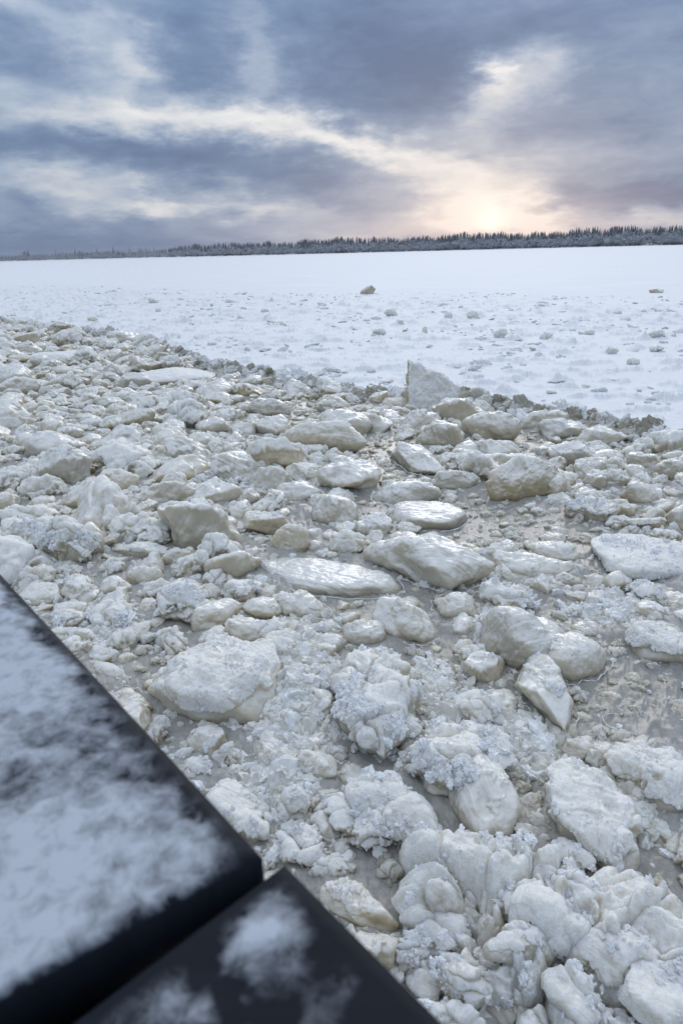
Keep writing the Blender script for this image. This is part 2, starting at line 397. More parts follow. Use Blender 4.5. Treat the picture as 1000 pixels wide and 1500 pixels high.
def mat_slush():
    m, b, p = new_mat('slush_water')
    pos = b.n('ShaderNodeNewGeometry').outputs['Position']
    ope = b.attr('open').outputs['Fac']; col = b.attr('collar').outputs['Fac']
    n1 = b.noise(pos, 2.2, 5, .6, .5); n2 = b.noise(pos, 30., 6, .75, 2.0); v1 = b.voro(b.vmath('ADD', pos, b.vmath('SCALE', b.noise(pos, 12., 3, .6, 0, out=1), None)), 30., 'F1')
    v2 = b.noise(b.vmath('MULTIPLY', pos, (1., 1., 1.)), 70., 3, .6, 2.5)
    fr = b.math('ADD', b.math('MULTIPLY', n2, .55), b.math('MULTIPLY', b.math('SUBTRACT', .6, v1), .30))
    fr = b.mapr(b.math('ADD', fr, b.math('MULTIPLY', b.math('SUBTRACT', n1, ope), .25)), .10, .80, 0, 1, smooth=True)
    c = b.mix(fr, (.28, .272, .25), (.50, .495, .475))
    c = b.mix(b.mapr(n1, .48, .7, 0, .35), c, (.36, .33, .26))
    c = b.mix(b.math('MULTIPLY', col, .8), c, (.74, .75, .74))
    b.put(p.inputs['Base Color'], c)
    b.put(p.inputs['Roughness'], b.math('MULTIPLY_ADD', fr, .30, .24)); p.inputs['IOR'].default_value = 1.33
    hgt = b.math('ADD', b.math('MULTIPLY', n2, .012), b.math('MULTIPLY', v2, .008))
    hgt = b.math('ADD', hgt, b.math('MULTIPLY', v1, -.008))
    hgt = b.math('ADD', hgt, b.math('MULTIPLY', b.noise(pos, 220., 2, .6), .0015))
    bp = b.n('ShaderNodeBump'); bp.inputs['Strength'].default_value = .8; b.put(bp.inputs['Height'], hgt)
    b.put(p.inputs['Normal'], bp.outputs[0])
    return m
def mat_snow():
    m, b, p = new_mat('snow_sheet')
    pos = b.n('ShaderNodeNewGeometry').outputs['Position']
    edge = b.attr('edge').outputs['Fac']
    n1 = b.noise(b.vmath('MULTIPLY', pos, (.6, 1., 1.)), .35, 5, .6); n2 = b.noise(pos, 14., 5, .6); n3 = b.noise(pos, 2.2, 4, .6, .5)
    c = b.mix(b.mapr(n1, .35, .65), (.80, .81, .815), (.84, .845, .845))
    # ice showing through the thin snow in small grey scabs
    sc = b.math('MULTIPLY', b.mapr(b.math('ADD', n3, b.math('MULTIPLY', n2, .35)), .78, .90, 0, .5), b.attr('rough').outputs['Fac'])
    c = b.mix(sc, c, (.44, .46, .46))
    dirt = b.mapr(b.math('ADD', edge, b.math('MULTIPLY', b.math('SUBTRACT', n2, .5), .9)), .25, .75, 0, 1, smooth=True)
    c = b.mix(dirt, c, b.mix(b.mapr(n3, .4, .6), (.42, .405, .35), (.60, .60, .58)))
    b.put(p.inputs['Base Color'], c)
    b.put(p.inputs['Roughness'], b.math('MULTIPLY_ADD', dirt, -.3, .75)); p.inputs['IOR'].default_value = 1.31
    p.inputs['Specular IOR Level'].default_value = .3
    bp = b.n('ShaderNodeBump'); bp.inputs['Strength'].default_value = .7
    b.put(bp.inputs['Height'], b.math('ADD', b.math('MULTIPLY', n3, .05), b.math('MULTIPLY', n2, .012))); b.put(p.inputs['Normal'], bp.outputs[0])
    return m
ICE = mat_ice(); CRM = mat_crumb(); SLUSH = mat_slush(); SNOW = mat_snow()

# ------------------------------------------------------------------ the ice lumps picked out in the photograph
# (cx, cy, long px, short px, image angle deg clockwise, style, tan, height factor, name, category, short reference, label)
K = []
def L(cx, cy, lo, sh, an, st, tan, hf, ref, label, name=None, cat=None):
    K.append(dict(cx=cx, cy=cy, lo=lo, sh=sh, an=an, st=st, tan=tan, hf=hf, ref=ref, label=label,
                  name=name or {'R': 'ice_lump', 'A': 'ice_block', 'S': 'ice_cake', 'C': 'snow_crusted_lump', 'F': 'ice_floe', 'W': 'snowy_floe'}[st],
                  cat=cat or {'R': 'ice lump', 'A': 'ice block', 'S': 'ice slab', 'C': 'snow lump', 'F': 'ice floe', 'W': 'ice floe'}[st]))
L(320, 997, 200, 138, 8, 'S', .35, .26, 'the broad hollow topped slab', 'broad six sided ice slab with frosted hollow top, just right of the dock')
L(556, 1027, 165, 135, 80, 'C', .25, .30, 'the snow clotted central block', 'block thick with clotted white snow crumbs in the middle foreground, right of the rubble')
L(664, 1118, 165, 135, 20, 'C', .25, .30, 'the twin domed crusted mound', 'large crusted ice mound behind a smooth white dome, right of centre in the foreground')
L(703, 1165, 150, 100, 62, 'R', .12, .42, 'the smooth white dome', 'smooth white dome of ice leaning on the front of the large crusted mound')
L(560, 1190, 170, 120, 8, 'C', .30, .30, 'the snow topped block above the murky pool', 'snow topped ice block overhanging the murky brown pool near the dock corner')
L(876, 1210, 222, 118, 53, 'S', .22, .28, 'the long tilted coffin shaped slab', 'long coffin shaped white slab tilted towards the lower right, above the big snow heap')
L(955, 1146, 150, 105, 15, 'S', .25, .34, 'the domed slab at the right edge', 'rounded frosted slab with brown wet underside, cut by the right edge of the photo')
L(526, 1328, 130, 68, 27, 'A', .65, .28, 'the beige wedge beside the dock', 'translucent beige wedge of ice lying against the dock edge below the murky pool')
L(800, 1017, 128, 72, 57, 'A', .15, .42, 'the tall ridged white block', 'ridged white block with a narrow peak standing in open slush right of centre')
L(764, 940, 130, 92, 20, 'R', .28, .40, 'the big round shouldered boulder', 'big round shouldered ice boulder with striped frosted top and beige front, right of centre')
L(835, 965, 95, 80, 30, 'R', .25, .32, 'the lower boulder leaning right', 'lower pale boulder leaning against the right flank of the big round shouldered boulder')
L(709, 981, 60, 54, 20, 'A', .35, .45, 'the beige pyramid block', 'small beige pyramid shaped block at the left foot of the big round shouldered boulder')
L(699, 1040, 82, 56, 25, 'C', .2, .42, 'the frosted hump behind the mound', 'frosted hump of ice directly behind the twin domed crusted mound')
L(667, 889, 64, 44, 0, 'R', .25, .22, 'the oval lump in its slush ring', 'small oval grey lump ringed by a thin white slush collar, below the largest smooth boulder')
L(628, 821, 192, 78, 13, 'R', .32, .30, 'the largest smooth boulder', 'largest smooth wet boulder of beige ice, in the middle of the picture')
L(484, 850, 215, 62, 14, 'F', .22, .12, 'the long flat wet floe', 'long flat wet floe barely above the slush, left of the largest smooth boulder')
L(425, 791, 56, 48, 5, 'R', .50, .85, 'the small egg shaped ball', 'yellowish egg shaped ball of ice perched above the long flat wet floe', 'ice_ball')
L(340, 829, 84, 46, 2, 'R', .35, .42, 'the barrel shaped lump', 'smooth barrel shaped lump of ice lying level, left of the long flat wet floe')
L(439, 886, 84, 42, 12, 'R', .28, .25, 'the lens shaped lump', 'lens shaped grey lump half sunk in front of the long flat wet floe')
L(316, 902, 82, 46, -25, 'R', .32, .38, 'the smooth oblong lump', 'smooth oblong lump tilted up to the right, above the broad hollow topped slab')
L(266, 884, 82, 72, -10, 'C', .30, .48, 'the frosted boulder above the slab', 'frosted boulder with wet brown foot, behind the smooth oblong lump and left of it')
L(374, 929, 92, 48, 10, 'A', .28, .34, 'the frosted shelf above the slab', 'frosted shelf of ice touching the upper right corner of the broad hollow topped slab')
L(352, 868, 54, 36, 0, 'C', .15, .40, 'the little white crusted lump', 'little white crusted lump between the barrel shaped lump and the smooth oblong lump')
L(533, 930, 66, 48, 10, 'R', .25, .42, 'the polished round lump', 'polished round grey lump just above the snow clotted central block')
L(594, 912, 100, 66, 18, 'R', .22, .36, 'the frost flecked boulder', 'frost flecked boulder to the right of the polished round lump, above the central block')
L(484, 946, 46, 40, 10, 'R', .30, .45, 'the pale lump by the rubble', 'small pale lump at the top of the crumbled rubble, left of the polished round lump')
L(742, 876, 88, 54, 5, 'C', .2, .36, 'the broken white cluster', 'broken white cluster of ice between the oval collared lump and the squat cube')
L(791, 860, 36, 38, 0, 'A', .15, .62, 'the squat white cube', 'squat white cube shaped block in front of the two nested flat lumps')
L(780, 830, 120, 44, 4, 'R', .28, .22, 'the front nested flat lump', 'front of two nested flat smooth lumps right of the largest smooth boulder')
L(806, 806, 84, 34, 14, 'R', .25, .22, 'the rear nested flat lump', 'rear of two nested flat smooth lumps right of the largest smooth boulder')
L(628, 758, 120, 50, 8, 'F', .30, .16, 'the drowned sloping floe', 'drowned sloping floe awash in slush directly behind the largest smooth boulder')
L(596, 724, 100, 42, 6, 'R', .22, .26, 'the streaked whale back', 'streaked whale backed lump rising behind the drowned sloping floe')
L(765, 702, 110, 68, -12, 'R', .85, .62, 'the tan honey coloured boulder', 'tan honey coloured boulder with dark gap beneath, standing highest right of centre', 'honey_ice_boulder')
L(808, 712, 46, 38, 0, 'R', .60, .6, 'the honey coloured knob', 'small honey coloured knob against the right side of the tan honey coloured boulder')
L(511, 698, 94, 50, 4, 'R', .30, .28, 'the long grey hump', 'long grey hump of ice at centre, in front of the longest rear boulder')
L(490, 748, 68, 52, -10, 'R', .25, .34, 'the frosty cone', 'frosty rounded cone of ice below the long grey hump')
L(508, 776, 36, 26, 0, 'R', .2, .4, 'the pebble by the ball', 'pebble sized pale lump to the right of the small egg shaped ball')
L(545, 770, 56, 40, 0, 'A', .22, .42, 'the split pale block', 'split pale block touching the upper left of the largest smooth boulder')
L(474, 639, 126, 50, 5, 'R', .50, .46, 'the loaf shaped rear boulder', 'loaf shaped boulder with overhanging beige front, largest of the rear lumps at centre')
L(402, 624, 62, 36, 12, 'R', .30, .42, 'the loaf end lump', 'rounded lump just left of the loaf shaped rear boulder')
L(393, 597, 66, 28, 6, 'R', .25, .4, 'the pillow lump', 'pillow shaped lump left of centre, behind the loaf end lump')
L(534, 622, 80, 36, 12, 'A', .18, .3, 'the slanting frosted shelf', 'slanting frosted shelf of ice directly behind the loaf shaped rear boulder')
L(646, 638, 74, 40, 6, 'R', .55, .5, 'the beige chinned lump', 'frost capped lump with beige chin, left of the big rear dome')
L(719, 625, 88, 46, 3, 'R', .38, .55, 'the big rear dome', 'big rounded dome of ice near the snow field, right of centre', None)
L(797, 617, 82, 32, -5, 'A', .22, .42, 'the pale ramp block', 'pale ramp shaped block rising to the right, beside the big rear dome')
L(613, 676, 84, 44, 25, 'A', .35, .36, 'the beige peak', 'beige peaked lump in front of the beige chinned lump, awash at its left end')
L(666, 706, 74, 34, -5, 'A', .15, .36, 'the frosted arrowhead', 'frosted arrowhead shaped block left of the tan honey coloured boulder')
L(690, 676, 66, 32, 5, 'C', .15, .36, 'the low snowy tongue', 'low snowy tongue of ice above the frosted arrowhead block')
L(640, 566, 110, 62, 15, 'A', .1, .2, 'x', 'x')   # replaced below by the upright plate
K.pop()
L(700, 578, 46, 22, 0, 'A', .35, .5, 'the lump under the plate', 'beige lump at the right foot of the upright plate on the snow edge')
L(165, 708, 78, 44, 4, 'R', .50, .50, 'the beige tooth lump', 'beige rounded lump like a worn tooth, on the left side of the picture')
L(247, 724, 104, 42, 6, 'R', .22, .42, 'the grey shark back', 'grey smooth lump like a shark back, right of the beige tooth lump')
L(266, 754, 64, 28, 8, 'R', .32, .36, 'the flat beige tongue', 'flat beige tongue of ice in front of the grey shark back')
L(92, 684, 88, 66, 10, 'A', .12, .6, 'the tall grey fang', 'tall grey fang of ice at the far left, behind the big ragged hill')
L(78, 792, 130, 82, 25, 'C', .22, .52, 'the big ragged hill', 'big ragged hill of frozen rubble at the left, above the dock corner')
L(133, 794, 44, 60, 0, 'R', .30, .55, 'the smooth end cap', 'smooth rounded end cap on the right side of the big ragged hill', )
L(2, 742, 46, 46, 0, 'R', .35, .6, 'the lump cut by the left edge', 'dark footed lump cut by the left edge of the photo, above the dock')
L(206, 773, 96, 48, 5, 'C', .15, .42, 'the snow dusted bank', 'snow dusted bank of ice right of the big ragged hill')
L(268, 816, 68, 34, 6, 'R', .35, .4, 'the beige lump by the barrel', 'beige rounded lump touching the left end of the barrel shaped lump')
L(205, 806, 80, 36, 20, 'A', .2, .36, 'the triangular grey plate', 'triangular grey plate of ice in front of the snow dusted bank')
L(28, 567, 64, 30, 0, 'R', .28, .5, 'the far left hump', 'smooth hump of ice at the far left edge, in the dense middle ice')
L(92, 560, 82, 24, 2, 'R', .30, .42, 'the long low loaf', 'long low loaf of ice right of the far left hump')
L(190, 612, 74, 36, 8, 'R', .45, .52, 'the white capped beige hump', 'white capped beige hump left of centre in the dense middle ice')
L(175, 583, 34, 32, -30, 'A', .4, .6, 'the leaning flat stone', 'flat faced beige stone of ice leaning to the right behind the white capped hump')
L(262, 553, 132, 30, 2, 'W', .1, .14, 'the flat snowy raft', 'flat snow covered raft of ice near the snow field, left of centre')
L(92, 522, 92, 20, 4, 'W', .15, .2, 'the small snowy raft', 'small snow topped raft of ice at the far left, behind the long low loaf')
L(44, 526, 62, 15, 2, 'R', .85, .42, 'the brown edged block', 'brown edged block under the left end of the small snowy raft')
L(250, 527, 62, 14, 2, 'S', .7, .42, 'the snow topped brown plank of ice', 'snow topped brownish slab of ice behind the flat snowy raft')
L(182, 495, 52, 24, 0, 'R', .28, .6, 'the rear striped dome', 'striped grey dome of ice against the snow field at the left')
L(946, 822, 170, 74, 12, 'W', .08, .12, 'the snow covered floe at the right', 'flat floe covered with fresh white snow at the right edge, level with the largest boulder')
L(948, 868, 62, 36, 20, 'C', .05, .4, 'the white knob by the floe', 'bright white knob of snow at the front of the snow covered floe')
L(905, 852, 44, 34, 10, 'R', .6, .4, 'the beige pebble by the floe', 'beige smooth pebble of ice under the front edge of the snow covered floe')
L(868, 748, 92, 44, 6, 'C', .3, .42, 'the frosted ridge behind the floe', 'frosted ridge with tan foot behind the snow covered floe at the right')
L(900, 745, 60, 30, 5, 'R', .55, .42, 'the tan loaf behind the floe', 'tan loaf shaped lump joined to the frosted ridge behind the snow covered floe')
L(987, 690, 60, 38, 5, 'R', .35, .5, 'the round lump at the right edge', 'round dark footed lump cut by the right edge, near the snow field')
L(940, 677, 52, 30, 0, 'A', .25, .45, 'the lump left of it', 'frosted lump with wet brown foot, beside the round lump at the right edge')
L(845, 668, 90, 42, 12, 'A', .15, .34, 'the pale furrowed plate', 'pale furrowed plate of ice in the right middle, behind the frosted ridge')
L(880, 640, 80, 34, -12, 'A', .12, .36, 'the white sloping plate', 'white sloping plate of ice rising towards the snow edge at the right')
L(972, 945, 110, 62, 12, 'S', .2, .26, 'the crusted shelf at the right', 'crusted shelf of ice at the right edge, below the snow covered floe')
L(968, 1074, 190, 50, -8, 'F', .15, .12, 'the flat grey pan', 'flat smooth grey pan of ice behind the domed slab at the right edge')
L(300, 1092, 56, 70, 80, 'A', .45, .42, 'the smooth beige thumb', 'smooth beige thumb of ice standing below the broad hollow topped slab')
L(345, 1195, 110, 80, 60, 'S', .40, .38, 'the frosted block by the dock', 'frosted white and beige block half hidden behind the dock edge')
L(288, 1125, 46, 40, 30, 'C', .1, .45, 'the snowball by the dock', 'knobby white snowball of ice against the dock, left of the smooth beige thumb')
L(430, 1180, 62, 78, 80, 'C', .35, .55, 'the notched pillar', 'notched pillar of crusted ice between the dock and the snow topped block')
L(446, 1250, 84, 70, 70, 'C', .3, .36, 'the crumbly footing', 'crumbly footing of ice directly above the corner of the dock')
L(455, 1128, 78, 56, 12, 'A', .25, .42, 'the grey boulder below the rubble', 'grey boulder below the crumbled rubble, left of the snow topped block')
L(395, 1115, 50, 52, 10, 'A', .2, .5, 'the pale square block', 'pale square block between the smooth beige thumb and the grey boulder')
L(58, 870, 66, 46, 20, 'R', .22, .40, 'the cracked lump by the dock', 'smooth cracked lump with a snowy top peeking over the upper left dock edge')
L(118, 866, 54, 62, 75, 'A', .28, .5, 'the split faced block', 'split faced block with a bright upper edge, right of the cracked lump')
L(101, 912, 50, 46, 20, 'C', .2, .5, 'the frosted ball by the dock', 'frosted round ball of ice against the dock, below the split faced block')
L(126, 936, 32, 34, -20, 'R', .2, .55, 'the pearl lump', 'small pearl like lump at the dock edge beside a dark gap')
L(168, 905, 62, 70, 60, 'C', .25, .42, 'the knobby white ridge', 'knobby white ridge of ice between the dock and the frosted boulder')
L(172, 862, 50, 36, 15, 'R', .15, .45, 'the smooth white lump', 'smooth white lump above the knobby white ridge')
L(213, 845, 56, 36, 12, 'R', .18, .48, 'the mauve grey lump', 'pale mauve grey lump right of the smooth white lump')
L(160, 988, 80, 40, 40, 'A', .4, .2, 'the sunken beige shelf', 'sunken beige shelf of ice beside the dock edge, left of the broad slab')
L(192, 1032, 56, 48, 50, 'R', .4, .4, 'the beige knee by the dock', 'beige rounded knee of ice peeping out from behind the dock')
L(352, 749, 36, 36, 0, 'A', .3, .5, 'the pale wedge', 'pale wedge shaped block above the tan shadowed lump, left of the egg shaped ball')
L(390, 768, 70, 36, 15, 'A', .5, .36, 'the tan shadowed lump', 'tan lump with a shadowed foot, just left of the egg shaped ball')
L(368, 572, 40, 22, 0, 'A', .75, .7, 'the amber stub', 'amber coloured stub of ice left of centre, close to the snow edge')
L(425, 553, 60, 24, 15, 'A', .12, .5, 'the white tipped plate', 'white plate tipped up on the snow edge, left of centre')
L(137, 470, 18, 12, 0, 'A', .4, .8, 'the knob on the far edge', 'small dark knob of ice on the far edge of the brash at the left')
# the snow heap in the lower right corner
L(838, 1425, 510, 290, 14, 'C', .28, .115, 'the big snow heap', 'large crumbling white snow and ice heap filling the lower right corner', 'snow_heap', 'snow heap')
L(745, 1268, 150, 70, 10, 'C', .1, .40, 'the heap crest', 'upper ragged crest of snow lumps on the back edge of the big snow heap')
L(690, 1290, 100, 55, 75, 'C', .1, .5, 'the heap left spur', 'narrow white spur of snow at the left shoulder of the big snow heap')
L(640, 1380, 130, 80, -35, 'C', .12, .42, 'the heap left flank', 'white flank of snow lumps along the dock side of the big snow heap')
L(930, 1330, 140, 60, 20, 'C', .06, .42, 'the heap right crest', 'bright snow crest at the right edge, below the long coffin shaped slab')
L(740, 1470, 90, 80, 0, 'A', .65, .55, 'the glassy block in the heap', 'glassy beige block showing through the bottom of the big snow heap')
L(712, 1432, 44, 54, 90, 'C', .05, .7, 'the white horn in the heap', 'pointed white horn of snow beside the glassy block in the heap')

def HL(cx, cy, lo, sh, an, st, tan, hf, lift, label):
    L(cx, cy, lo, sh, an, st, tan, hf, 'the big snow heap', label); K[-1]['lift'] = lift
HL(850, 1318, 125, 74, 22, 'C', .15, .45, .10, 'white lumpy block on the heap directly under the tip of the coffin shaped slab')
HL(792, 1345, 150, 84, 14, 'C', .2, .42, .10, 'broad knuckled snow lump just behind the middle of the big snow heap')
HL(905, 1402, 160, 100, -14, 'C', .3, .38, .10, 'large pale block in the right half of the big snow heap')
HL(965, 1470, 130, 110, 30, 'S', .2, .36, .08, 'crusted slab cut by the right edge at the very bottom of the snow heap')
HL(836, 1452, 110, 84, 20, 'C', .25, .42, .12, 'snow lump at the bottom of the heap, right of the glassy beige block')
HL(762, 1392, 105, 70, -22, 'R', .35, .42, .12, 'smooth milky lump in the centre of the snow heap, above the white horn')
HL(676, 1440, 96, 66, 14, 'C', .15, .45, .08, 'crumbly white lump on the snow heap left of the white horn')
HL(612, 1392, 92, 52, -32, 'C', .1, .45, .03, 'narrow white lump squeezed between the dock and the snow heap')
HL(890, 1500, 140, 70, 4, 'C', .2, .42, .08, 'low white lump cut by the bottom edge of the photo, right of centre')
HL(662, 1494, 100, 60, 0, 'C', .2, .45, .05, 'white lump at the bottom edge beside the black board')
HL(838, 1255, 70, 44, 18, 'C', .05, .5, .04, 'small bright lump between the coffin shaped slab and the heap crest')

def survey(k):
    """photo outline -> centre, half sizes and heading on the water"""
    lf = k.get('lift', 0.); g = unp(k['cx'], k['cy'], lf); dist = np.linalg.norm(g-np.array([0, 0, CZ])); dep = float((g-np.array([0, 0, CZ]))@FW)
    th = math.asin((CZ)/dist)
    s = dep/F
    a = k['lo']/2*s
    an = math.radians(k['an'])
    Hh = k['hf']*min(k['lo'], k['sh']*2.2)*s                          # visible height above the slush, m
    # ground vectors of the two outline axes; the height is taken off the part seen from the side
    def gnd(ux, uy, px):
        ex = ux*px*s; ey = uy*px*s
        return ex, ey
    shv = max(k['sh']*s/2 - Hh*math.cos(th)*.5*abs(math.cos(an)), k['sh']*s*.12)
    lov = a - Hh*math.cos(th)*.5*abs(math.sin(an))
    vl = np.array([math.cos(an)*lov, -math.sin(an)*lov/math.sin(th)])
    vs = np.array([math.sin(an)*shv, math.cos(an)*shv/math.sin(th)])
    # fore/aft lengths are limited: far outlines are mostly height
    la = min(np.linalg.norm(vl), a*1.9); lb = min(np.linalg.norm(vs), max(.85*la, a*.55))
    lb = max(lb, .42*la)
    fwd = g[:2]/np.linalg.norm(g[:2]); rgt = np.array([fwd[1], -fwd[0]])
    yaw = math.atan2(vl[0]*rgt[1]+vl[1]*fwd[1], vl[0]*rgt[0]+vl[1]*fwd[0])
    # put the outline centre of the lifted lump back on cx, cy
    c = unp(k['cx'], k['cy'], lf+Hh*.42)
    return c[:2], la, lb, Hh, yaw, k['lo']
HERO = []
def fit(k, seed, tl):
    """refine the surveyed sizes until the lump's outline, seen from the camera, has the photographed extent"""
    c, la, lb, Hh, yaw, lo = survey(k); c = np.array(c, float); st = k['st']; lf = k.get('lift', 0.)
    for it in range(5):
        cz = Hh*.8 if st in 'FW' else (max(Hh*.62, .06) if st == 'S' else Hh*.68); zc = Hh-cz
        if it == 4: break
        V, f, at = chunk_shape(st, (la, lb, cz), seed, 3, cull=-.02, zc=zc, tilt=tl, tan=0)
        V = V[V[:, 2]+zc > -.03]
        cs, sn = math.cos(yaw), math.sin(yaw)
        P = np.stack([V[:, 0]*cs-V[:, 1]*sn+c[0], V[:, 0]*sn+V[:, 1]*cs+c[1], np.maximum(V[:, 2]+zc, 0)+lf], 1)-np.array([0, 0, CZ])
        dz = P@FW; px = 500+F*(P@RT)/dz; py = 750-F*(P@UP)/dz
        an = math.radians(k['an']); u = (px-k['cx'])*math.cos(an)+(py-k['cy'])*math.sin(an); v = -(px-k['cx'])*math.sin(an)+(py-k['cy'])*math.cos(an)
        mu, mv = (u.max()+u.min())/2, (v.max()+v.min())/2
        ru = k['lo']/(u.max()-u.min()); rv = k['sh']/(v.max()-v.min())
        s = float((np.array([c[0], c[1], 0])-np.array([0, 0, CZ]))@FW)/F
        dx = -(mu*math.cos(an)-mv*math.sin(an)); dy = -(mu*math.sin(an)+mv*math.cos(an))
        q0 = proj((c[0], c[1], lf)); c = unp(q0[0]+dx, q0[1]+dy, lf)[:2]
        steep = abs(math.sin(an)) > .6
        la *= np.clip(ru, .75, 1.3)
        lb *= np.clip(rv, .75, 1.3)**(.5 if not steep else 1.); Hh *= np.clip(rv, .7, 1.35)**(.9 if not steep else .3)
    return c, la, lb, Hh, yaw, cz, zc+lf
for i, k in enumerate(K):
    st = k['st']; lo = k['lo']
    tl = (RNG.normal()*.12, RNG.normal()*.12)
    if st in 'FW': tl = (tl[0]*.15, tl[1]*.15)
    if st == 'S': tl = (-.10+tl[0]*.6, tl[1]*.8)
    heap = k['name'] == 'snow_heap'
    if heap: tl = (0, 0)
    c, la, lb, Hh, yaw, cz, zc = fit(k, 1000+i*7, tl)
    lvl = 6 if lo*k['sh'] > 95*60 else 5
    if lo < 50: lvl = 4
    if heap: lvl = 7
    V, f, at = chunk_shape(st, (la, lb, cz), 1000+i*7, lvl, cull=-.05+k.get('lift', 0)*.4, zc=zc, tilt=tl, tan=k['tan'], heap=heap)
    if heap: at['crust'] = np.clip(at['crust']*.65+sst(fbm(V*3.6+4, 5, .65), -.7, .1)*.6, 0, 1)
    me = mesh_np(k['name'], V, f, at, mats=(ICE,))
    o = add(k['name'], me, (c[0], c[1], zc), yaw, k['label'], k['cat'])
    HERO.append(dict(x=c[0], y=c[1], a=la, b=lb, yaw=yaw, h=Hh, k=k, o=o, V=V, at=at, zc=zc, st=st, f=f, top=zc+cz))

# ------------------------------------------------------------------ the edge between the brash ice and the snow covered sheet
EDGE_PX = [(0, 463), (60, 470), (130, 479), (200, 494), (260, 508), (310, 524), (350, 536), (400, 545), (450, 555), (520, 566), (590, 572), (650, 572), (700, 580), (760, 588), (830, 600), (900, 614), (950, 626), (1000, 637)]
_ep = np.array([unp(x, y+4, .14)[:2] for x, y in EDGE_PX])
_ea = np.arctan2(_ep[:, 0], _ep[:, 1]); _er = np.hypot(_ep[:, 0], _ep[:, 1])
_ea = np.concatenate([[-1.4, -.75], _ea, [.62, .9, 1.4]]); _er = np.concatenate([[60, 40], _er, [6.9, 6.6, 7.5]])
def edge_r(az):
    r = np.interp(az, _ea, _er)
    s = np.stack([az*9., np.zeros_like(az)+3.3, np.zeros_like(az)], 1)
    return r*(1+.025*fbm(s, 5, .62))
SHEET = .10
def field_bumps(x, y, far):
    p = np.stack([x, y, np.zeros_like(x)], 1)
    rough = sst(-far, -34, -14)
    big = fbm(p*.55, 3)*.025
    f1, f2, c = worley(p*1.6)
    dr = np.clip(fbm(p*np.array([1.3, 2.4, 1])+9, 5, .65)-.24, 0, 1)*.10
    hum = np.clip(.34-f1, 0, 1)*((c % 7) < 2)*(.22+.5*np.abs(fbm(p*5+3, 3)))
    return big*.6 + rough*(dr + hum + fbm(p*5.5, 3, .6)*.008) + (1-rough)*fbm(p*np.array([.15, .4, 1]), 2)*.02, rough
def build_sheet():
    az = np.concatenate([np.linspace(-1.35, -.56, 90, endpoint=False), np.linspace(-.56, .56, 860), np.linspace(.57, 1.35, 90)])
    t = np.concatenate([np.linspace(0, 1, 250)**1.5*26., 26+np.geomspace(.5, 4500, 60)])
    re = edge_r(az); n, m = len(az), len(t)+3
    Rr = np.zeros((m, n)); Z = np.zeros((m, n)); E_ = np.zeros((m, n)); RG = np.zeros((m, n))
    Rr[0] = re-.02; Z[0] = -.12; Rr[1] = re; Z[1] = .02; Rr[2] = re+.012; Z[2] = SHEET*.7
    AZ = np.repeat(az[None], m, 0); E_[:3] = 1
    Rr[3:] = re[None]+.03+t[:, None]*(re[None]/10.)**.4
    x = Rr*np.sin(AZ); y = Rr*np.cos(AZ); far = Rr-re[None]
    bz, rg = field_bumps(x[3:].ravel(), y[3:].ravel(), far[3:].ravel()*(10/np.repeat(re[None], m-3, 0).ravel())**.6)
    lip = np.exp(-(far[3:]/.16))
    lipn = fbm(np.stack([x[3:].ravel()*3, y[3:].ravel()*3, x[3:].ravel()*0], 1), 4, .65).reshape(lip.shape)
    Z[3:] = SHEET+bz.reshape(lip.shape)+lip*(.04+.08*lipn)
    Z[3:] *= np.where(far[3:] > 60, 1, 1)
    E_[3:] = lip*(.75+.9*lipn); RG[3:] = rg.reshape(lip.shape)
    Z[1:3] += (.02*perlin(np.stack([x[1:3].ravel()*6, y[1:3].ravel()*6, Z[1:3].ravel()*9], 1))).reshape(2, n)
    jag = perlin(np.stack([x[:3].ravel()*5, y[:3].ravel()*5, Z[:3].ravel()*14], 1)).reshape(3, n)*.05
    x[:3] += jag*np.sin(AZ[:3]); y[:3] += jag*np.cos(AZ[:3])
    V = np.stack([x.ravel(), y.ravel(), Z.ravel()], 1)
    i = np.arange(m-1)[:, None]*n+np.arange(n-1)[None]; i = i.ravel()
    Fq = np.stack([i, i+1, i+n+1, i+n], 1)[:, ::-1]
    me = mesh_np('snow_field', V, Fq, {'edge': E_.ravel(), 'rough': RG.ravel()}, mats=(SNOW,))
    add('snow_field', me, kind='structure')
build_sheet()

# open slush leads: photo ellipses (cx, cy, rx, ry, strength)
LEADS = [(880, 1000, 120, 62, 1.), (905, 870, 55, 22, .6), (735, 772, 75, 26, .9), (560, 880, 110, 26, .7), (630, 1285, 75, 62, 1.), (860, 800, 30, 50, .9), (690, 840, 30, 60, .4), (790, 905, 90, 22, .8), (640, 975, 55, 60, .7),
         (560, 665, 60, 18, .8), (700, 745, 60, 14, .9), (420, 605, 50, 20, .5), (560, 745, 40, 22, .7), (790, 1120, 55, 60, .7), (940, 1260, 40, 70, .9), (450, 760, 70, 26, .4), (240, 960, 30, 70, .5), (760, 650, 60, 12, .7), (930, 660, 50, 14, .6), (1000, 1010, 60, 40, 1.), (600, 690, 60, 16, .6), (290, 670, 60, 14, .3)]
LW = []
for cx, cy, rx, ry, s in LEADS:
    c = unp(cx, cy); e = unp(cx+rx, cy); u = unp(cx, cy-ry); v = unp(cx, cy+ry)
    LW.append((c[0], c[1], abs(e[0]-c[0]), abs(u[1]-v[1])/2, s))
def openness(x, y):
    o = np.zeros_like(x)
    for cx, cy, a, b_, s in LW: o = np.maximum(o, s*np.exp(-(((x-cx)/a)**2+((y-cy)/b_)**2)**1.8*.45))
    return o
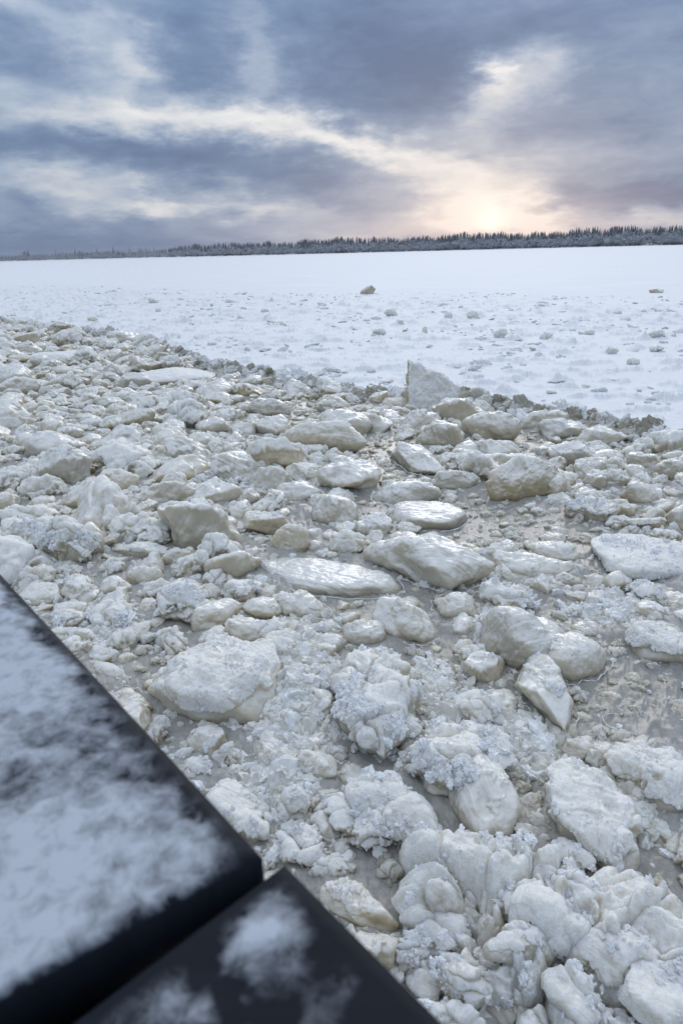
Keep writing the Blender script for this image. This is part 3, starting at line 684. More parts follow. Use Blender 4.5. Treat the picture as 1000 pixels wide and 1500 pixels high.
# ------------------------------------------------------------------ slush between the lumps
def build_slush():
    az = np.concatenate([np.linspace(-1.25, -.57, 90, endpoint=False), np.linspace(-.57, .57, 720), np.linspace(.58, 1.25, 90)]); r = np.geomspace(.6, 46, 580)
    A, R_ = np.meshgrid(az, r); x = (R_*np.sin(A)).ravel(); y = (R_*np.cos(A)).ravel()
    op = openness(x, y)
    P = np.stack([x, y, np.zeros_like(x)], 1)
    n1 = fbm(P*2.6, 3); f1, f2, c = worley(P*11.); f1b, _, _ = worley(P*24.+7)
    nearm = sst(-R_.ravel(), -14, -4)
    lump = np.sqrt(np.clip(1-(f1/.8)**2, 0, 1))*.022 + np.sqrt(np.clip(1-(f1b/.8)**2, 0, 1))*.010*nearm
    bm = sst(n1*.6+.55-op*1.1, .05, .7)
    z = .012 + lump*bm*1.15 + np.clip(n1, -.5, 1)*.010 + fbm(P*14., 3, .6)*.006*(1-bm) + ridged(P*8., 4, .6)*.006*(1-bm)*nearm + np.sqrt(np.clip(1-(worley(P*38.+3)[0]/.7)**2, 0, 1))*.007*nearm*sst(fbm(P*3+8, 3), -.5, .3)
    col = np.zeros_like(x)
    V = np.stack([x, y, z], 1); n = len(az)
    i = (np.arange(len(r)-1)[:, None]*n+np.arange(n-1)[None]).ravel()
    keepq = (R_.ravel()[i] < edge_r(A.ravel()[i])+.6)
    i = i[keepq]
    me = mesh_np('slush', V, np.stack([i, i+1, i+n+1, i+n], 1)[:, ::-1], {'open': op, 'collar': col}, mats=(SLUSH,))
    add('slush', me, kind='structure')
build_slush()
def collars():
    """thin rings of frozen slush that formed round the smooth lumps standing in open slush"""
    for j, h in enumerate(HERO):
        k = h['k']
        if k['cy'] < 640 or k['lo'] < 56 or h['st'] not in 'RAF' or k.get('lift'): continue
        if openness(np.array([h['x']]), np.array([h['y']-h['b']*.6]))[0] < .12: continue
        V = h['V']; w = np.abs(V[:, 2]+h['zc']-.02) < .02
        if w.sum() < 40: continue
        va = np.arctan2(V[w, 1], V[w, 0]); vr = np.hypot(V[w, 0], V[w, 1]); nb = 60
        idx = ((va+math.pi)/(2*math.pi)*nb).astype(int) % nb; bins = np.zeros(nb); np.maximum.at(bins, idx, vr)
        bins = np.where(bins == 0, np.median(vr), bins)
        for _ in range(3): bins = (np.roll(bins, 1)+2*bins+np.roll(bins, -1))/4
        n = 220; th = np.linspace(-math.pi, math.pi, n, endpoint=False); g = (th+math.pi)/(2*math.pi)*nb-.5; i0 = np.floor(g).astype(int) % nb; fr = g-np.floor(g)
        base = bins[i0]*(1-fr)+bins[(i0+1) % nb]*fr
        q = np.stack([np.cos(th)*2.2+j*5, np.sin(th)*2.2, th*0], 1)
        rr = base+.026+.020*fbm(q, 3); sc = (h['y']/3.5)
        tr = .0042*sc*np.clip(.75+.9*fbm(q*2.7+9, 3), .12, 1.6)
        Vr = []
        for m in range(6):
            a_ = m*math.pi/3; Vr.append(np.stack([np.cos(th)*(rr+np.cos(a_)*tr), np.sin(th)*(rr+np.cos(a_)*tr), .027-h['zc']+.012*perlin(q*1.7)+np.sin(a_)*tr*.8], 1))
        Vr = np.concatenate(Vr); Fq = []
        for m in range(6):
            a0 = m*n+np.arange(n); b0 = ((m+1) % 6)*n+np.arange(n)
            Fq.append(np.stack([a0, m*n+(np.arange(n)+1) % n, ((m+1) % 6)*n+(np.arange(n)+1) % n, b0], 1))
        me = mesh_np('slush_collar', Vr, np.concatenate(Fq), {'crust': np.ones(len(Vr))*.7, 'tan': np.ones(len(Vr))*.1}, mats=(CRM,))
        add('slush_collar', me, parent=h['o'])
collars()
def build_river():
    V = np.array([(-300, -60, -.14), (300, -60, -.14), (300, 60, -.14), (-300, 60, -.14)], float)
    add('river_water', mesh_np('river_water', V, np.array([[0, 1, 2, 3]]), mats=(SLUSH,)), kind='structure')
build_river()

# ------------------------------------------------------------------ upright plate on the edge, and lumps lying on the snow field
def plate():
    c = unp(596, 596, .02); s = float((c-np.array([0, 0, CZ]))@FW)/F
    poly = np.array([(-3, -6), (0, 66), (9, 60), (34, 54), (56, 44), (78, 22), (72, 2), (40, -8)], float)*s
    n = 110; cen = poly.mean(0)
    # plate outline as a star round its centre, given thickness and broken faces
    g = np.linspace(-1, 1, n); X, Y = np.meshgrid(g, g)
    d, f = ICO[6]
    ang = np.arctan2(d[:, 2], d[:, 0]); rel = poly-cen; pa = np.arctan2(rel[:, 1], rel[:, 0]); o = np.argsort(pa); rel = rel[o]; pa = pa[o]
    rad = np.zeros(len(d)); m = len(rel)
    for i in range(m):
        p0, p1 = rel[i], rel[(i+1) % m]; a0, a1 = pa[i], pa[(i+1) % m]
        if a1 < a0: a1 += 2*math.pi
        aa = np.where(ang < a0, ang+2*math.pi, ang); w = (aa >= a0) & (aa <= a1)
        ux, uy = np.cos(ang), np.sin(ang); ex, ey = p1-p0
        rad = np.where(w, (p0[0]*ey-p0[1]*ex)/(ux*ey-uy*ex), rad)
    lat = np.hypot(d[:, 0], d[:, 2])
    prof = (lat**10+np.abs(d[:, 1]*1.0)**10)**(-.1)
    V = np.stack([np.cos(ang)*lat*prof*rad, np.clip(d[:, 1]*prof, -1, 1)*.055, np.sin(ang)*lat*prof*rad], 1)
    V[:, 1] += .05*fbm(V*2.+3, 3)+.25*V[:, 2]+.10*V[:, 0]; V += .03*np.stack([fbm(V*6+i*7, 5, .6) for i in range(3)], 1)
    V[:, 0] += cen[0]; V[:, 2] += cen[1]
    left = sst(-(V[:, 0]), -.03, .0)
    crust = np.clip(1.15-left*1.6+.2*fbm(V*6, 3), 0, 1)
    me = mesh_np('upturned_slab', V, f, {'crust': crust, 'tan': np.clip(left*.95, 0, 1)}, mats=(ICE,))
    add('upturned_ice_plate', me, (c[0], c[1], .02), -.1, 'thin slab standing upright on the snow edge with snowy face and brown left side', 'ice slab')
plate()
FIELD = [(538, 424, 25, 17, 'A', .55, 'tan pointed block of ice standing alone on the smooth snow, highest on the field', 1.2),
 (960, 425, 26, 7, 'A', .5, 'low olive green lump of ice near the right edge, far out on the snow', .5),
 (730, 488, 22, 16, 'C', .5, 'grey crumbly lump with dark left side, just right of centre on the snow field', .8),
 (692, 461, 26, 12, 'C', .3, 'jagged pair of snowy points on the field behind the grey crumbly lump', .8),
 (797, 491, 22, 11, 'C', .5, 'snow capped grey lump on the field, right of the grey crumbly lump', .6),
 (862, 485, 22, 9, 'R', .4, 'smooth brownish cake of ice on the snow field towards the right', .6),
 (895, 512, 20, 11, 'A', .2, 'pale grey slab tip on the snow field, right and nearest but one', .6),
 (926, 527, 24, 12, 'R', .2, 'grey shaded lump on the snow field near the right edge, below the pale slab tip', .6),
 (697, 535, 18, 9, 'R', .3, 'dark sided cake of ice alone on the snow above the upright plate, to its right', .7),
 (622, 481, 9, 15, 'A', .2, 'narrow upright chip of ice on the snow field above the upright plate', 1.4),
 (587, 471, 14, 12, 'A', .4, 'small beige pyramid on the snow field, left of the narrow upright chip', 1.1),
 (657, 461, 16, 12, 'C', .1, 'snowy hump on the field between the beige pyramid and the jagged pair', .9),
 (572, 458, 22, 11, 'C', .2, 'low snowy heap on the field just left of the beige pyramid', .7),
 (555, 486, 24, 9, 'C', .3, 'grey scattered heap on the field left of the narrow upright chip', .6),
 (960, 489, 30, 12, 'C', .3, 'wide ragged heap on the snow field close to the right edge', .6),
 (960, 510, 26, 7, 'C', .3, 'thin grey ridge on the snow field below the wide ragged heap', .4),
 (807, 572, 22, 6, 'R', .2, 'flat grey plate lying on the snow just beyond the edge, right of the upright plate', .4),
 (225, 440, 20, 9, 'C', .3, 'snowy lump leaning right on the left half of the snow field', .8),
 (232, 453, 12, 8, 'R', .3, 'dark round lump just in front of the leaning snowy lump, left half of the field', .8),
 (387, 453, 14, 9, 'A', .8, 'small tan block on the snow field, left of centre', .9),
 (362, 510, 11, 8, 'R', .2, 'grey round lump on the snow above the brash, left of centre', .9),
 (357, 450, 12, 6, 'R', .2, 'small grey cake just left of the small tan block on the snow field', .7),
 (335, 440, 14, 7, 'A', .3, 'dark jagged chip far out on the snow, left of centre', .8),
 (415, 474, 14, 6, 'C', .2, 'low snowy scab of ice on the field right of the small tan block', .6),
 (925, 567, 0, 0, '', 0, '', 0)]
FP = []
for i, (cx, cy, w, h, st, tn, lab, hf) in enumerate(FIELD):
    if not w: continue
    c = unp(cx, cy+h*.35, SHEET+.02); s = float((c-np.array([0, 0, CZ]))@FW)/F
    a = w/2*s; hh = h*s*.5; a *= .8
    V, f, at = chunk_shape(st, (a, a*.8, hh), 5000+i, 4 if w < 20 else 5, cull=-.1, zc=0, tilt=(RNG.normal()*.15, RNG.normal()*.15), tan=tn if i < 2 else tn*.35)
    at['crust'] = np.clip(at['crust']+(.3 if i < 2 else .75), 0, 1)
    add({'A': 'ice_block', 'C': 'snow_crusted_lump', 'R': 'ice_lump'}[st], mesh_np('field_ice', V, f, at, mats=(ICE,)), (c[0], c[1], SHEET+.02+hh*.15), RNG.random()*.6-.3, lab, {'A': 'ice block', 'C': 'snow lump', 'R': 'ice lump'}[st])
    FP.append((c[0], c[1]))

# ------------------------------------------------------------------ scattering (GN instances for what nobody could count)
def scatter(name, pts, rot, scl, idx, protos, label, cat, kind='stuff'):
    c = bpy.data.collections.new(name+'_pieces')
    for k_, me in enumerate(protos):
        o = bpy.data.objects.new('piece_%03d' % k_, me); c.objects.link(o)
    me = bpy.data.meshes.new(name); me.vertices.add(len(pts)); me.vertices.foreach_set('co', np.asarray(pts, np.float32).ravel())
    for nm, ty, pr, a in (('rot', 'FLOAT_VECTOR', 'vector', rot), ('scl', 'FLOAT_VECTOR', 'vector', scl), ('idx', 'INT', 'value', idx)):
        at = me.attributes.new(nm, ty, 'POINT'); at.data.foreach_set(pr, np.asarray(a, np.int32 if ty == 'INT' else np.float32).ravel())
    for m in protos[0].materials: me.materials.append(m)
    o = add(name, me, label=label, cat=cat, kind=kind)
    ng = bpy.data.node_groups.new(name+'_gn', 'GeometryNodeTree')
    ng.interface.new_socket('Geometry', in_out='INPUT', socket_type='NodeSocketGeometry')
    ng.interface.new_socket('Geometry', in_out='OUTPUT', socket_type='NodeSocketGeometry')
    N = ng.nodes.new; gi = N('NodeGroupInput'); go = N('NodeGroupOutput')
    ci = N('GeometryNodeCollectionInfo'); ci.inputs['Collection'].default_value = c
    ci.inputs['Separate Children'].default_value = True; ci.inputs['Reset Children'].default_value = True
    ip = N('GeometryNodeInstanceOnPoints'); ip.inputs['Pick Instance'].default_value = True
    def na(nm, ty):
        q = N('GeometryNodeInputNamedAttribute'); q.data_type = ty; q.inputs['Name'].default_value = nm; return q.outputs['Attribute']
    mp = N('GeometryNodeMeshToPoints')
    l = ng.links.new
    l(gi.outputs[0], mp.inputs['Mesh']); l(mp.outputs[0], ip.inputs['Points']); l(ci.outputs[0], ip.inputs['Instance'])
    l(na('idx', 'INT'), ip.inputs['Instance Index']); l(na('rot', 'FLOAT_VECTOR'), ip.inputs['Rotation']); l(na('scl', 'FLOAT_VECTOR'), ip.inputs['Scale'])
    l(ip.outputs[0], go.inputs[0])
    o.modifiers.new('scatter', 'NODES').node_group = ng
    return o
# unit lumps (radius about .15 m) for the many others
BASE = {}
for st, cnt in (('R', 9), ('A', 11), ('C', 8), ('S', 5)):
    for j in range(cnt):
        rg = np.random.default_rng(300+j*13+ord(st))
        dm = (.15*rg.uniform(1.0, 1.4), .15*rg.uniform(.70, 1.0), .15*(rg.uniform(.50, .78) if st != 'S' else .34))
        V, f, at = chunk_shape(st, dm, 400+j*17+ord(st), 5, cull=-.075, zc=0, tilt=(rg.normal()*.22, rg.normal()*.22), tan=rg.choice([.1, .2, .3, .3, .45, .6]))
        BASE.setdefault(st, []).append((mesh_np('lump', V, f, at, mats=(ICE,)), at))
def small_protos(cnt, level, seed, crust_rng, tan_rng, jag=.25, mat=None):
    out = []
    for j in range(cnt):
        rg = np.random.default_rng(seed+j)
        d, f = ICO[level]
        ns = rg.normal(size=(9, 3)); ns /= np.linalg.norm(ns, axis=1)[:, None]; off = rg.uniform(.7, 1, 9)
        r = np.sum((np.clip(d@ns.T, 1e-3, None)/off)**16, axis=1)**(-1/16); r = np.minimum(r, 1.25)
        V = d*r[:, None]*np.array([1, rg.uniform(.65, 1), rg.uniform(.5, .9)])
        V *= (1+jag*fbm(d*2.6+j*5, 3, .6))[:, None]
        at = {'crust': np.full(len(V), rg.uniform(*crust_rng)), 'tan': np.full(len(V), rg.uniform(*tan_rng))}
        out.append(mesh_np('crumb', V, f, at, smooth=False, mats=(mat or CRM,)))
    return out
# occupancy raster of the brash field
GX0, GX1, GY0, GY1, GS = -36., 12., .4, 34., .025
GW, GH = int((GX1-GX0)/GS), int((GY1-GY0)/GS); OCC = np.zeros((GH, GW), bool)
def mark(x, y, a, b_, yaw, k=1.):
    R_ = max(a, b_)*k; i0 = max(int((x-R_-GX0)/GS), 0); i1 = min(int((x+R_-GX0)/GS)+2, GW); j0 = max(int((y-R_-GY0)/GS), 0); j1 = min(int((y+R_-GY0)/GS)+2, GH)
    if i0 >= i1 or j0 >= j1: return None
    X = GX0+(np.arange(i0, i1)+.5)*GS-x; Y = (GY0+(np.arange(j0, j1)+.5)*GS-y)[:, None]
    c_, s_ = math.cos(yaw), math.sin(yaw)
    m = ((X*c_+Y*s_)/(a*k))**2+((-X*s_+Y*c_)/(b_*k))**2 < 1
    return (slice(j0, j1), slice(i0, i1)), m
for h in HERO:
    r_ = mark(h['x'], h['y'], h['a'], h['b'], h['yaw'], 1.02)
    if r_: OCC[r_[0]] |= r_[1]
def cand(n, rmax, pw=1.0, wide=1.):
    az = RNG.uniform(-.60, .56, n*2)
    if wide > 1: az = RNG.uniform(-1.15, 1.2, n*2)
    u = RNG.random(n*2)
    r = (1.0**pw+u*(np.minimum(rmax, 34.)**pw-1.0**pw))**(1/pw)
    er = edge_r(az); m = r < er-.05
    return az[m][:n], r[m][:n]
LUMPS = []
for (rlo, rhi, n, ov, rmax, pw) in ((.20, .30, 500, .10, 34, 1.6), (.14, .20, 2000, .12, 34, 1.6), (.095, .14, 8000, .20, 34, 1.5), (.055, .095, 12000, .24, 24, 1.35), (.03, .055, 24000, .26, 11, 1.15)):
    az, r = cand(n, rmax, pw)
    if rhi > .055:                                          # and on either side of the view, as it goes on there
        a2, r2 = cand(n, min(rmax, 20), pw, 2.); k2 = (a2 < -.60) | (a2 > .56); az = np.concatenate([az, a2[k2]]); r = np.concatenate([r, r2[k2]])
    X = r*np.sin(az); Y = r*np.cos(az); op = openness(X, Y)
    pz = np.stack([X*.5, Y*.5, X*0], 1); cl = perlin(pz)
    for x, y, o_, c_, rr in zip(X, Y, op, cl, RNG.uniform(rlo, rhi, len(X))):
        if (o_ > .30 and rhi > .10) or (rr > .115 and y < 4.2): continue
        if RNG.random() < o_*(1.5 if rhi > .07 else .8)+(.25 if c_ < -.3 else 0): continue
        yaw = RNG.normal()*.7; a, b_ = rr*1.15, rr*.85
        r_ = mark(x, y, a, b_, yaw)
        if r_ is None or not r_[1].any(): continue
        if OCC[r_[0]][r_[1]].mean() > ov: continue
        OCC[r_[0]] |= r_[1]
        LUMPS.append((x, y, rr, yaw, o_, c_))
SIZES = []
for (x, y, rr, yaw, o_, c_) in LUMPS:
    px, py, dz = proj((x, y, rr*.4)); w = 2*rr*F/dz
    vis = -10 < px < 1010 and 380 < py < 1500 and not (py > 838+px*1.0-8 and px < 665)
    SIZES.append((w if vis else 0, px, py))
order = np.argsort([-s[0] for s in SIZES]); NIND = 205
def style_for(px, py, c_):
    snowy = .30 + (.25 if py > 900 else 0) + (.22 if (px < 220 and 640 < py < 860) else 0) + (.15 if px > 840 else 0) - (.18 if 560 < py < 760 and px > 300 else 0) + c_*.15
    u = RNG.random()
    if u < snowy*.72: return 'C'
    if u < snowy*.72+.10: return 'S'
    return 'R' if RNG.random() < .68 else 'A'
far_p, far_r, far_s, far_i = [], [], [], []
flat_base = [(st, j) for st in 'RACS' for j in range(len(BASE[st]))]; bidx = {k_: i for i, k_ in enumerate(flat_base)}
ind = []
for rank, i in enumerate(order):
    x, y, rr, yaw, o_, c_ = LUMPS[i]; w, px, py = SIZES[i]
    st = style_for(px, py, c_); j = RNG.integers(len(BASE[st])); sc = rr/.15*RNG.uniform(.95, 1.12)
    pile = .5+.5*c_
    z = rr*(RNG.uniform(-.15, .28) + (.15*pile if w < 60 else .05)) if o_ < .4 else rr*RNG.uniform(-.1, .12)
    ne = (edge_r(np.array([math.atan2(x, y)]))[0]-math.hypot(x, y))/(math.hypot(x, y)*.06); z -= rr*.35*max(0, 1-ne)
    zs = sc*RNG.uniform(.85, 1.25)
    tx, ty = RNG.normal()*.20, RNG.normal()*.20
    if RNG.random() < .5: yaw += math.pi
    if rank < NIND: ind.append((x, y, z, (tx, ty, yaw), (sc, sc, zs), st, j, px, py, w))
    else: far_p.append((x, y, z)); far_r.append((tx, ty, yaw)); far_s.append((sc, sc, zs)); far_i.append(bidx[(st, j)])
scatter('brash_ice', far_p, far_r, far_s, far_i, [BASE[s_][j][0] for s_, j in flat_base], 'densely packed small lumps of brash ice filling the river between the larger lumps', 'brash ice')
# labels: each lump is named by where it lies against the nearest lump of the list above
WORD = {'R': 'smooth ice lump', 'A': 'angular ice block', 'C': 'frosted ice lump', 'S': 'crusted ice slab'}
NAME = {'R': 'ice_lump', 'A': 'ice_block', 'C': 'snow_crusted_lump', 'S': 'ice_cake'}; CAT = {'R': 'ice lump', 'A': 'ice block', 'C': 'snow lump', 'S': 'ice slab'}
keyed = {}
for q in ind:
    px, py = q[7], q[8]
    hk = min((h['k'] for h in HERO if 'heap' not in h['k']['ref'] or py > 1200), key=lambda k_: ((k_['cx']-px)/1.0)**2+((k_['cy']-py)*1.3)**2)
    dx, dy = px-hk['cx'], (py-hk['cy'])*1.5
    dr = ('right of' if dx > 0 else 'left of') if abs(dx) > abs(dy) else ('in front of' if dy > 0 else 'behind')
    keyed.setdefault((q[5], dr, hk['ref']), []).append((math.hypot(dx, dy), q))
ORD = ['', 'second ', 'third ', 'fourth ', 'fifth ', 'sixth ', 'seventh ', 'eighth ', 'ninth ']
for (st, dr, ref), lst in keyed.items():
    lst.sort(key=lambda t: t[0])
    for n_, (dist_, q) in enumerate(lst):
        x, y, z, ro, sc, st, j, px, py, w = q
        size = 'small ' if w < 40 else ('' if w < 62 else 'sizeable ')
        lab = (ORD[n_]+('nearest ' if n_ or len(lst) > 1 else '')+size+WORD[st]+' '+dr+' '+ref).strip()
        o = add(NAME[st], BASE[st][j][0], (x, y, z), label=lab, cat=CAT[st], group='loose ice lumps of the brash', rot=ro)
        o.scale = sc

# crushed ice: crumbs on the slush, the rubble heap, and snow crumbs on the crusted lumps
CRUMB = small_protos(10, 2, 900, (.15, 1.), (.05, .45)); SNOWCR = small_protos(8, 2, 950, (.8, 1.), (.0, .2), .5)
def crumbs():
    n = 80000
    az = np.where(RNG.random(n) < .86, RNG.uniform(-.56, .54, n), RNG.uniform(-.95, .95, n)); r = 1.0*np.exp(RNG.random(n)*math.log(14.))
    r = np.minimum(r, edge_r(az)-.04); x, y = r*np.sin(az), r*np.cos(az)
    op = openness(x, y); cl = fbm(np.stack([x*2.2, y*2.2, x*0], 1), 3)
    keep_ = RNG.random(n) < np.clip(.55+cl*.8-op*.55, .04, 1)
    x, y, r, op = x[keep_], y[keep_], r[keep_], op[keep_]; m = len(x)
    s = np.exp(RNG.normal(math.log(.009), .55, m))*(1+.13*r); s = np.clip(s, .005, .05)*(1-.35*op)
    z = s*RNG.uniform(-.1, .7, m)+.004
    # rubble heap between the broad slab and the central block
    for cx, cy, rx, ry, k_, hh in ((440, 1030, 62, 110, 6500, .10), (420, 975, 50, 50, 1500, .06), (760, 1090, 60, 50, 1500, .05), (160, 930, 60, 60, 900, .06), (640, 1020, 40, 60, 700, .04), (900, 900, 90, 40, 1200, .05), (420, 1150, 80, 70, 2200, .07), (930, 1180, 60, 60, 500, .04), (350, 690, 140, 50, 2500, .08), (60, 850, 90, 60, 1200, .07), (720, 915, 60, 30, 700, .03)):
        c = unp(cx, cy); e = unp(cx+rx, cy); u = unp(cx, cy-ry)
        t = RNG.random(k_)*6.283; q = np.abs(RNG.normal(size=k_))*.55
        hx = c[0]+np.cos(t)*q*abs(e[0]-c[0]); hy = c[1]+np.sin(t)*q*abs(u[1]-c[1])
        ss = np.clip(np.exp(RNG.normal(math.log(.015), .45, k_))*(1+.08*np.hypot(hx, hy)), .006, .055)
        hz = np.clip(1-q*.8, 0, 1)*hh*RNG.random(k_)
        x = np.concatenate([x, hx]); y = np.concatenate([y, hy]); z = np.concatenate([z, hz]); s = np.concatenate([s, ss])
    m = len(x)
    ro = RNG.random((m, 3))*6.28; sc = s[:, None]*RNG.uniform(.75, 1.25, (m, 3))
    scatter('crushed_ice', np.stack([x, y, z], 1), ro, sc, RNG.integers(0, 10, m), CRUMB, 'crushed ice crumbs and fine rubble lying on the slush between the lumps', 'crushed ice')
    P, Sz = [], []
    for h in HERO:
        if h['st'] not in 'CSAW' or h['k']['cy'] < 700: continue
        V = h['V']; cr = h['at']['crust']; w = np.where((cr > .6) & (V[:, 2]+h['zc'] > .01))[0]
        if not len(w): continue
        area = h['a']*h['b']
        k_ = int(min(len(w), area*{'C': 6500, 'S': 2500, 'A': 1200, 'W': 2500}[h['st']]*(.35 if h['k']['name'] == 'snow_heap' else 1)*1.3))
        msk = fbm(V[w]*5.+h['x'], 3)
        pr = np.clip(.25+msk, .02, None)**1.5; ch = RNG.choice(w, k_, p=pr/pr.sum())
        c_, s_ = math.cos(h['yaw']), math.sin(h['yaw'])
        P.append(np.stack([V[ch, 0]*c_-V[ch, 1]*s_+h['x'], V[ch, 0]*s_+V[ch, 1]*c_+h['y'], V[ch, 2]+h['zc']], 1))
        z_ = np.clip(np.exp(RNG.normal(math.log(.0040), .55, k_))*(1.4 if h['st'] == 'C' else 1.), .002, .030); Sz.append(z_)
    P = np.concatenate(P); Sz = np.concatenate(Sz); m = len(P); P[:, 2] += Sz*.25
    scatter('snow_crumbs', P, RNG.random((m, 3))*6.28, Sz[:, None]*RNG.uniform(.7, 1.2, (m, 3)), RNG.integers(0, 8, m), SNOWCR, 'loose snow crumbs frozen onto the crusted tops of the lumps', 'snow crumbs')
    print('crumbs', m)
crumbs()
def mat_dirty():
    m, b, p = new_mat('silty_ice'); rnd = b.n('ShaderNodeObjectInfo').outputs['Random']
    b.put(p.inputs['Base Color'], b.ramp(rnd, [(0., (.32, .29, .22)), (.3, (.48, .455, .39)), (.6, (.68, .67, .63)), (1., (.84, .84, .84))])); p.inputs['Roughness'].default_value = .4
    return m
DIRTY = mat_dirty()
def edge_debris():
    n = 4200; az = RNG.uniform(-.60, .80, n); er = edge_r(az); r = er+RNG.normal(size=n)*.07*(1+er/20)-.03
    s = np.clip(np.exp(RNG.normal(math.log(.034), .5, n)), .012, .11)*(1+.02*er)
    x, y = r*np.sin(az), r*np.cos(az); z = np.where(r > er, SHEET*.9, .03)+s*.3*RNG.random(n)
    pr = small_protos(8, 3, 980, (.0, .7), (.2, .8), .3, DIRTY)
    scatter('edge_rubble', np.stack([x, y, z], 1), RNG.random((n, 3))*6.28, s[:, None]*RNG.uniform(.7, 1.3, (n, 3)), RNG.integers(0, 8, n), pr, 'dark broken ice rubble along the edge of the snow covered sheet', 'ice rubble')
    n = 4000; az = RNG.uniform(-.60, .60, n); er = edge_r(az); r = er+.2+RNG.random(n)**1.2*24*(er/10)**.5
    x, y = r*np.sin(az), r*np.cos(az); cl = fbm(np.stack([x*.5, y*.5, x*0], 1), 3)
    kk = RNG.random(n) < np.clip(.22+cl*1.1, .03, 1); x, y, r, er = x[kk], y[kk], r[kk], er[kk]; n = len(x)
    s = np.clip(np.exp(RNG.normal(math.log(.028), .5, n)), .012, .09)*(1+.012*r)
    sc = s[:, None]*np.stack([RNG.uniform(.9, 2., n), RNG.uniform(.7, 1.2, n), RNG.uniform(.4, .8, n)], 1)
    scatter('snow_field_chips', np.stack([x, y, np.full(n, SHEET)+.012], 1), np.stack([RNG.normal(size=n)*.2, RNG.normal(size=n)*.2, RNG.normal(size=n)*.4], 1), sc, RNG.integers(0, 8, n), small_protos(8, 3, 990, (.0, .9), (.0, .3)), 'small chips of ice poking through the snow over the field', 'ice chips')
edge_debris()

# ------------------------------------------------------------------ far bank with its frosted forest
def tree_mats():
    m, b, p = new_mat('frosted_spruce'); geo = b.n('ShaderNodeNewGeometry'); pos = geo.outputs['Position']
    rnd = b.n('ShaderNodeObjectInfo').outputs['Random']; fr = b.attr('frost').outputs['Fac']
    n = b.noise(pos, .9, 3, .6)
    k = b.mapr(b.math('ADD', b.math('ADD', fr, b.math('MULTIPLY', b.math('SUBTRACT', n, .5), .9)), b.math('MULTIPLY', b.math('SUBTRACT', rnd, .5), .35)), .25, .85)
    b.put(p.inputs['Base Color'], b.mix(k, (.08, .092, .10), (.50, .52, .55))); p.inputs['Roughness'].default_value = .8
    p.inputs['Specular IOR Level'].default_value = .2
    m2, b, p = new_mat('frosted_bark'); p.inputs['Base Color'].default_value = (.10, .10, .105, 1); p.inputs['Roughness'].default_value = .9
    return m, m2
SPR, BARK = tree_mats()
def spruce(seed, frost):
    rg = np.random.default_rng(seed); V, Fc, at = [], [], []
    def tri(a, b_, c, f): V.extend([a, b_, c]); at.extend(f); Fc.append((len(V)-3, len(V)-2, len(V)-1))
    h = 1.; tiers = 20
    for t in range(tiers):
        u = t/(tiers-1); z = .10+.88*u; R_ = (.155*(1-u)**.85+.012)*rg.uniform(.75, 1.2)
        for k in range(7):
            an = rg.random()*6.28; r_ = R_*rg.uniform(.6, 1.25); dz = -.35*r_-.012
            tip = np.array([math.cos(an)*r_, math.sin(an)*r_, z+dz]); w = .030*(1-u*.6)+.008
            px_, py_ = -math.sin(an)*w, math.cos(an)*w; mid = np.array([math.cos(an)*r_*.45, math.sin(an)*r_*.45, z+dz*.2])
            top = np.array([0, 0, z+.030])
            tri(top, mid+[px_, py_, -.012], tip, (frost*.3, frost, frost+.3)); tri(top, tip, mid-[px_, py_, .012], (frost*.3, frost+.3, frost))
            tri(mid+[px_, py_, -.02], tip+[0, 0, -.02], mid-[px_, py_, .03], (0, frost*.5, 0))
    n0 = len(V); nf = len(Fc)
    for k in range(5):
        a0, a1 = k*1.2566, (k+1)*1.2566
        tri(np.array([math.cos(a0)*.014, math.sin(a0)*.014, -.03]), np.array([math.cos(a1)*.014, math.sin(a1)*.014, -.03]), np.array([0, 0, 1.]), (0, 0, 0))
    me = mesh_np('spruce', np.array(V), np.array(Fc), {'frost': at}, smooth=False, mats=(SPR, BARK))
    for k in range(nf, len(Fc)): me.polygons[k].material_index = 1
    return me
def birch(seed):
    rg = np.random.default_rng(seed); V, Fc, at = [], [], []
    def tri(a, b_, c, f): V.extend([a, b_, c]); at.extend([f]*3); Fc.append((len(V)-3, len(V)-2, len(V)-1))
    nf = 0; cens = [np.array([rg.normal()*.13, rg.normal()*.13, rg.uniform(.35, .85)]) for _ in range(9)]
    for k in range(150):
        c = cens[rg.integers(9)]+rg.normal(size=3)*np.array([.08, .08, .09]); s = .055
        tri(c, c+rg.normal(size=3)*s, c+rg.normal(size=3)*s, rg.uniform(.55, 1.15)); nf += 1
    for c in cens:
        tri(np.array([-.008, 0, .1]), np.array([.008, 0, .1]), c, 0.)
    for k in range(4):
        a0, a1 = k*1.571, (k+1)*1.571
        tri(np.array([math.cos(a0)*.018, math.sin(a0)*.018, -.03]), np.array([math.cos(a1)*.018, math.sin(a1)*.018, -.03]), np.array([0, 0, .7]), 0.)
    me = mesh_np('birch', np.array(V), np.array(Fc), {'frost': at}, smooth=False, mats=(SPR, BARK))
    for k in range(nf, len(Fc)): me.polygons[k].material_index = 1
    return me
SP = [spruce(60+i, f) for i, f in enumerate((.30, .38, .45, .22, .55, .34))]; BI = [birch(80+i) for i in range(5)]
_bx = np.array([-120, 0, 120, 225, 246, 300, 400, 500, 700, 850, 1000, 1120]); _bd = np.array([1500, 1450, 1400, 1290, 1060, 940, 800, 740, 690, 640, 590, 560])
_baz = np.array([math.atan2(ray(x, 369)[0], ray(x, 369)[1]) for x in _bx])
_faz = (_baz[0], _baz[-1]); _baz = np.concatenate([[-1.3], _baz, [.9, 1.3]]); _bd = np.concatenate([[1900], _bd, [500, 470]])
def bank_r(az): return np.interp(az, _baz, _bd)
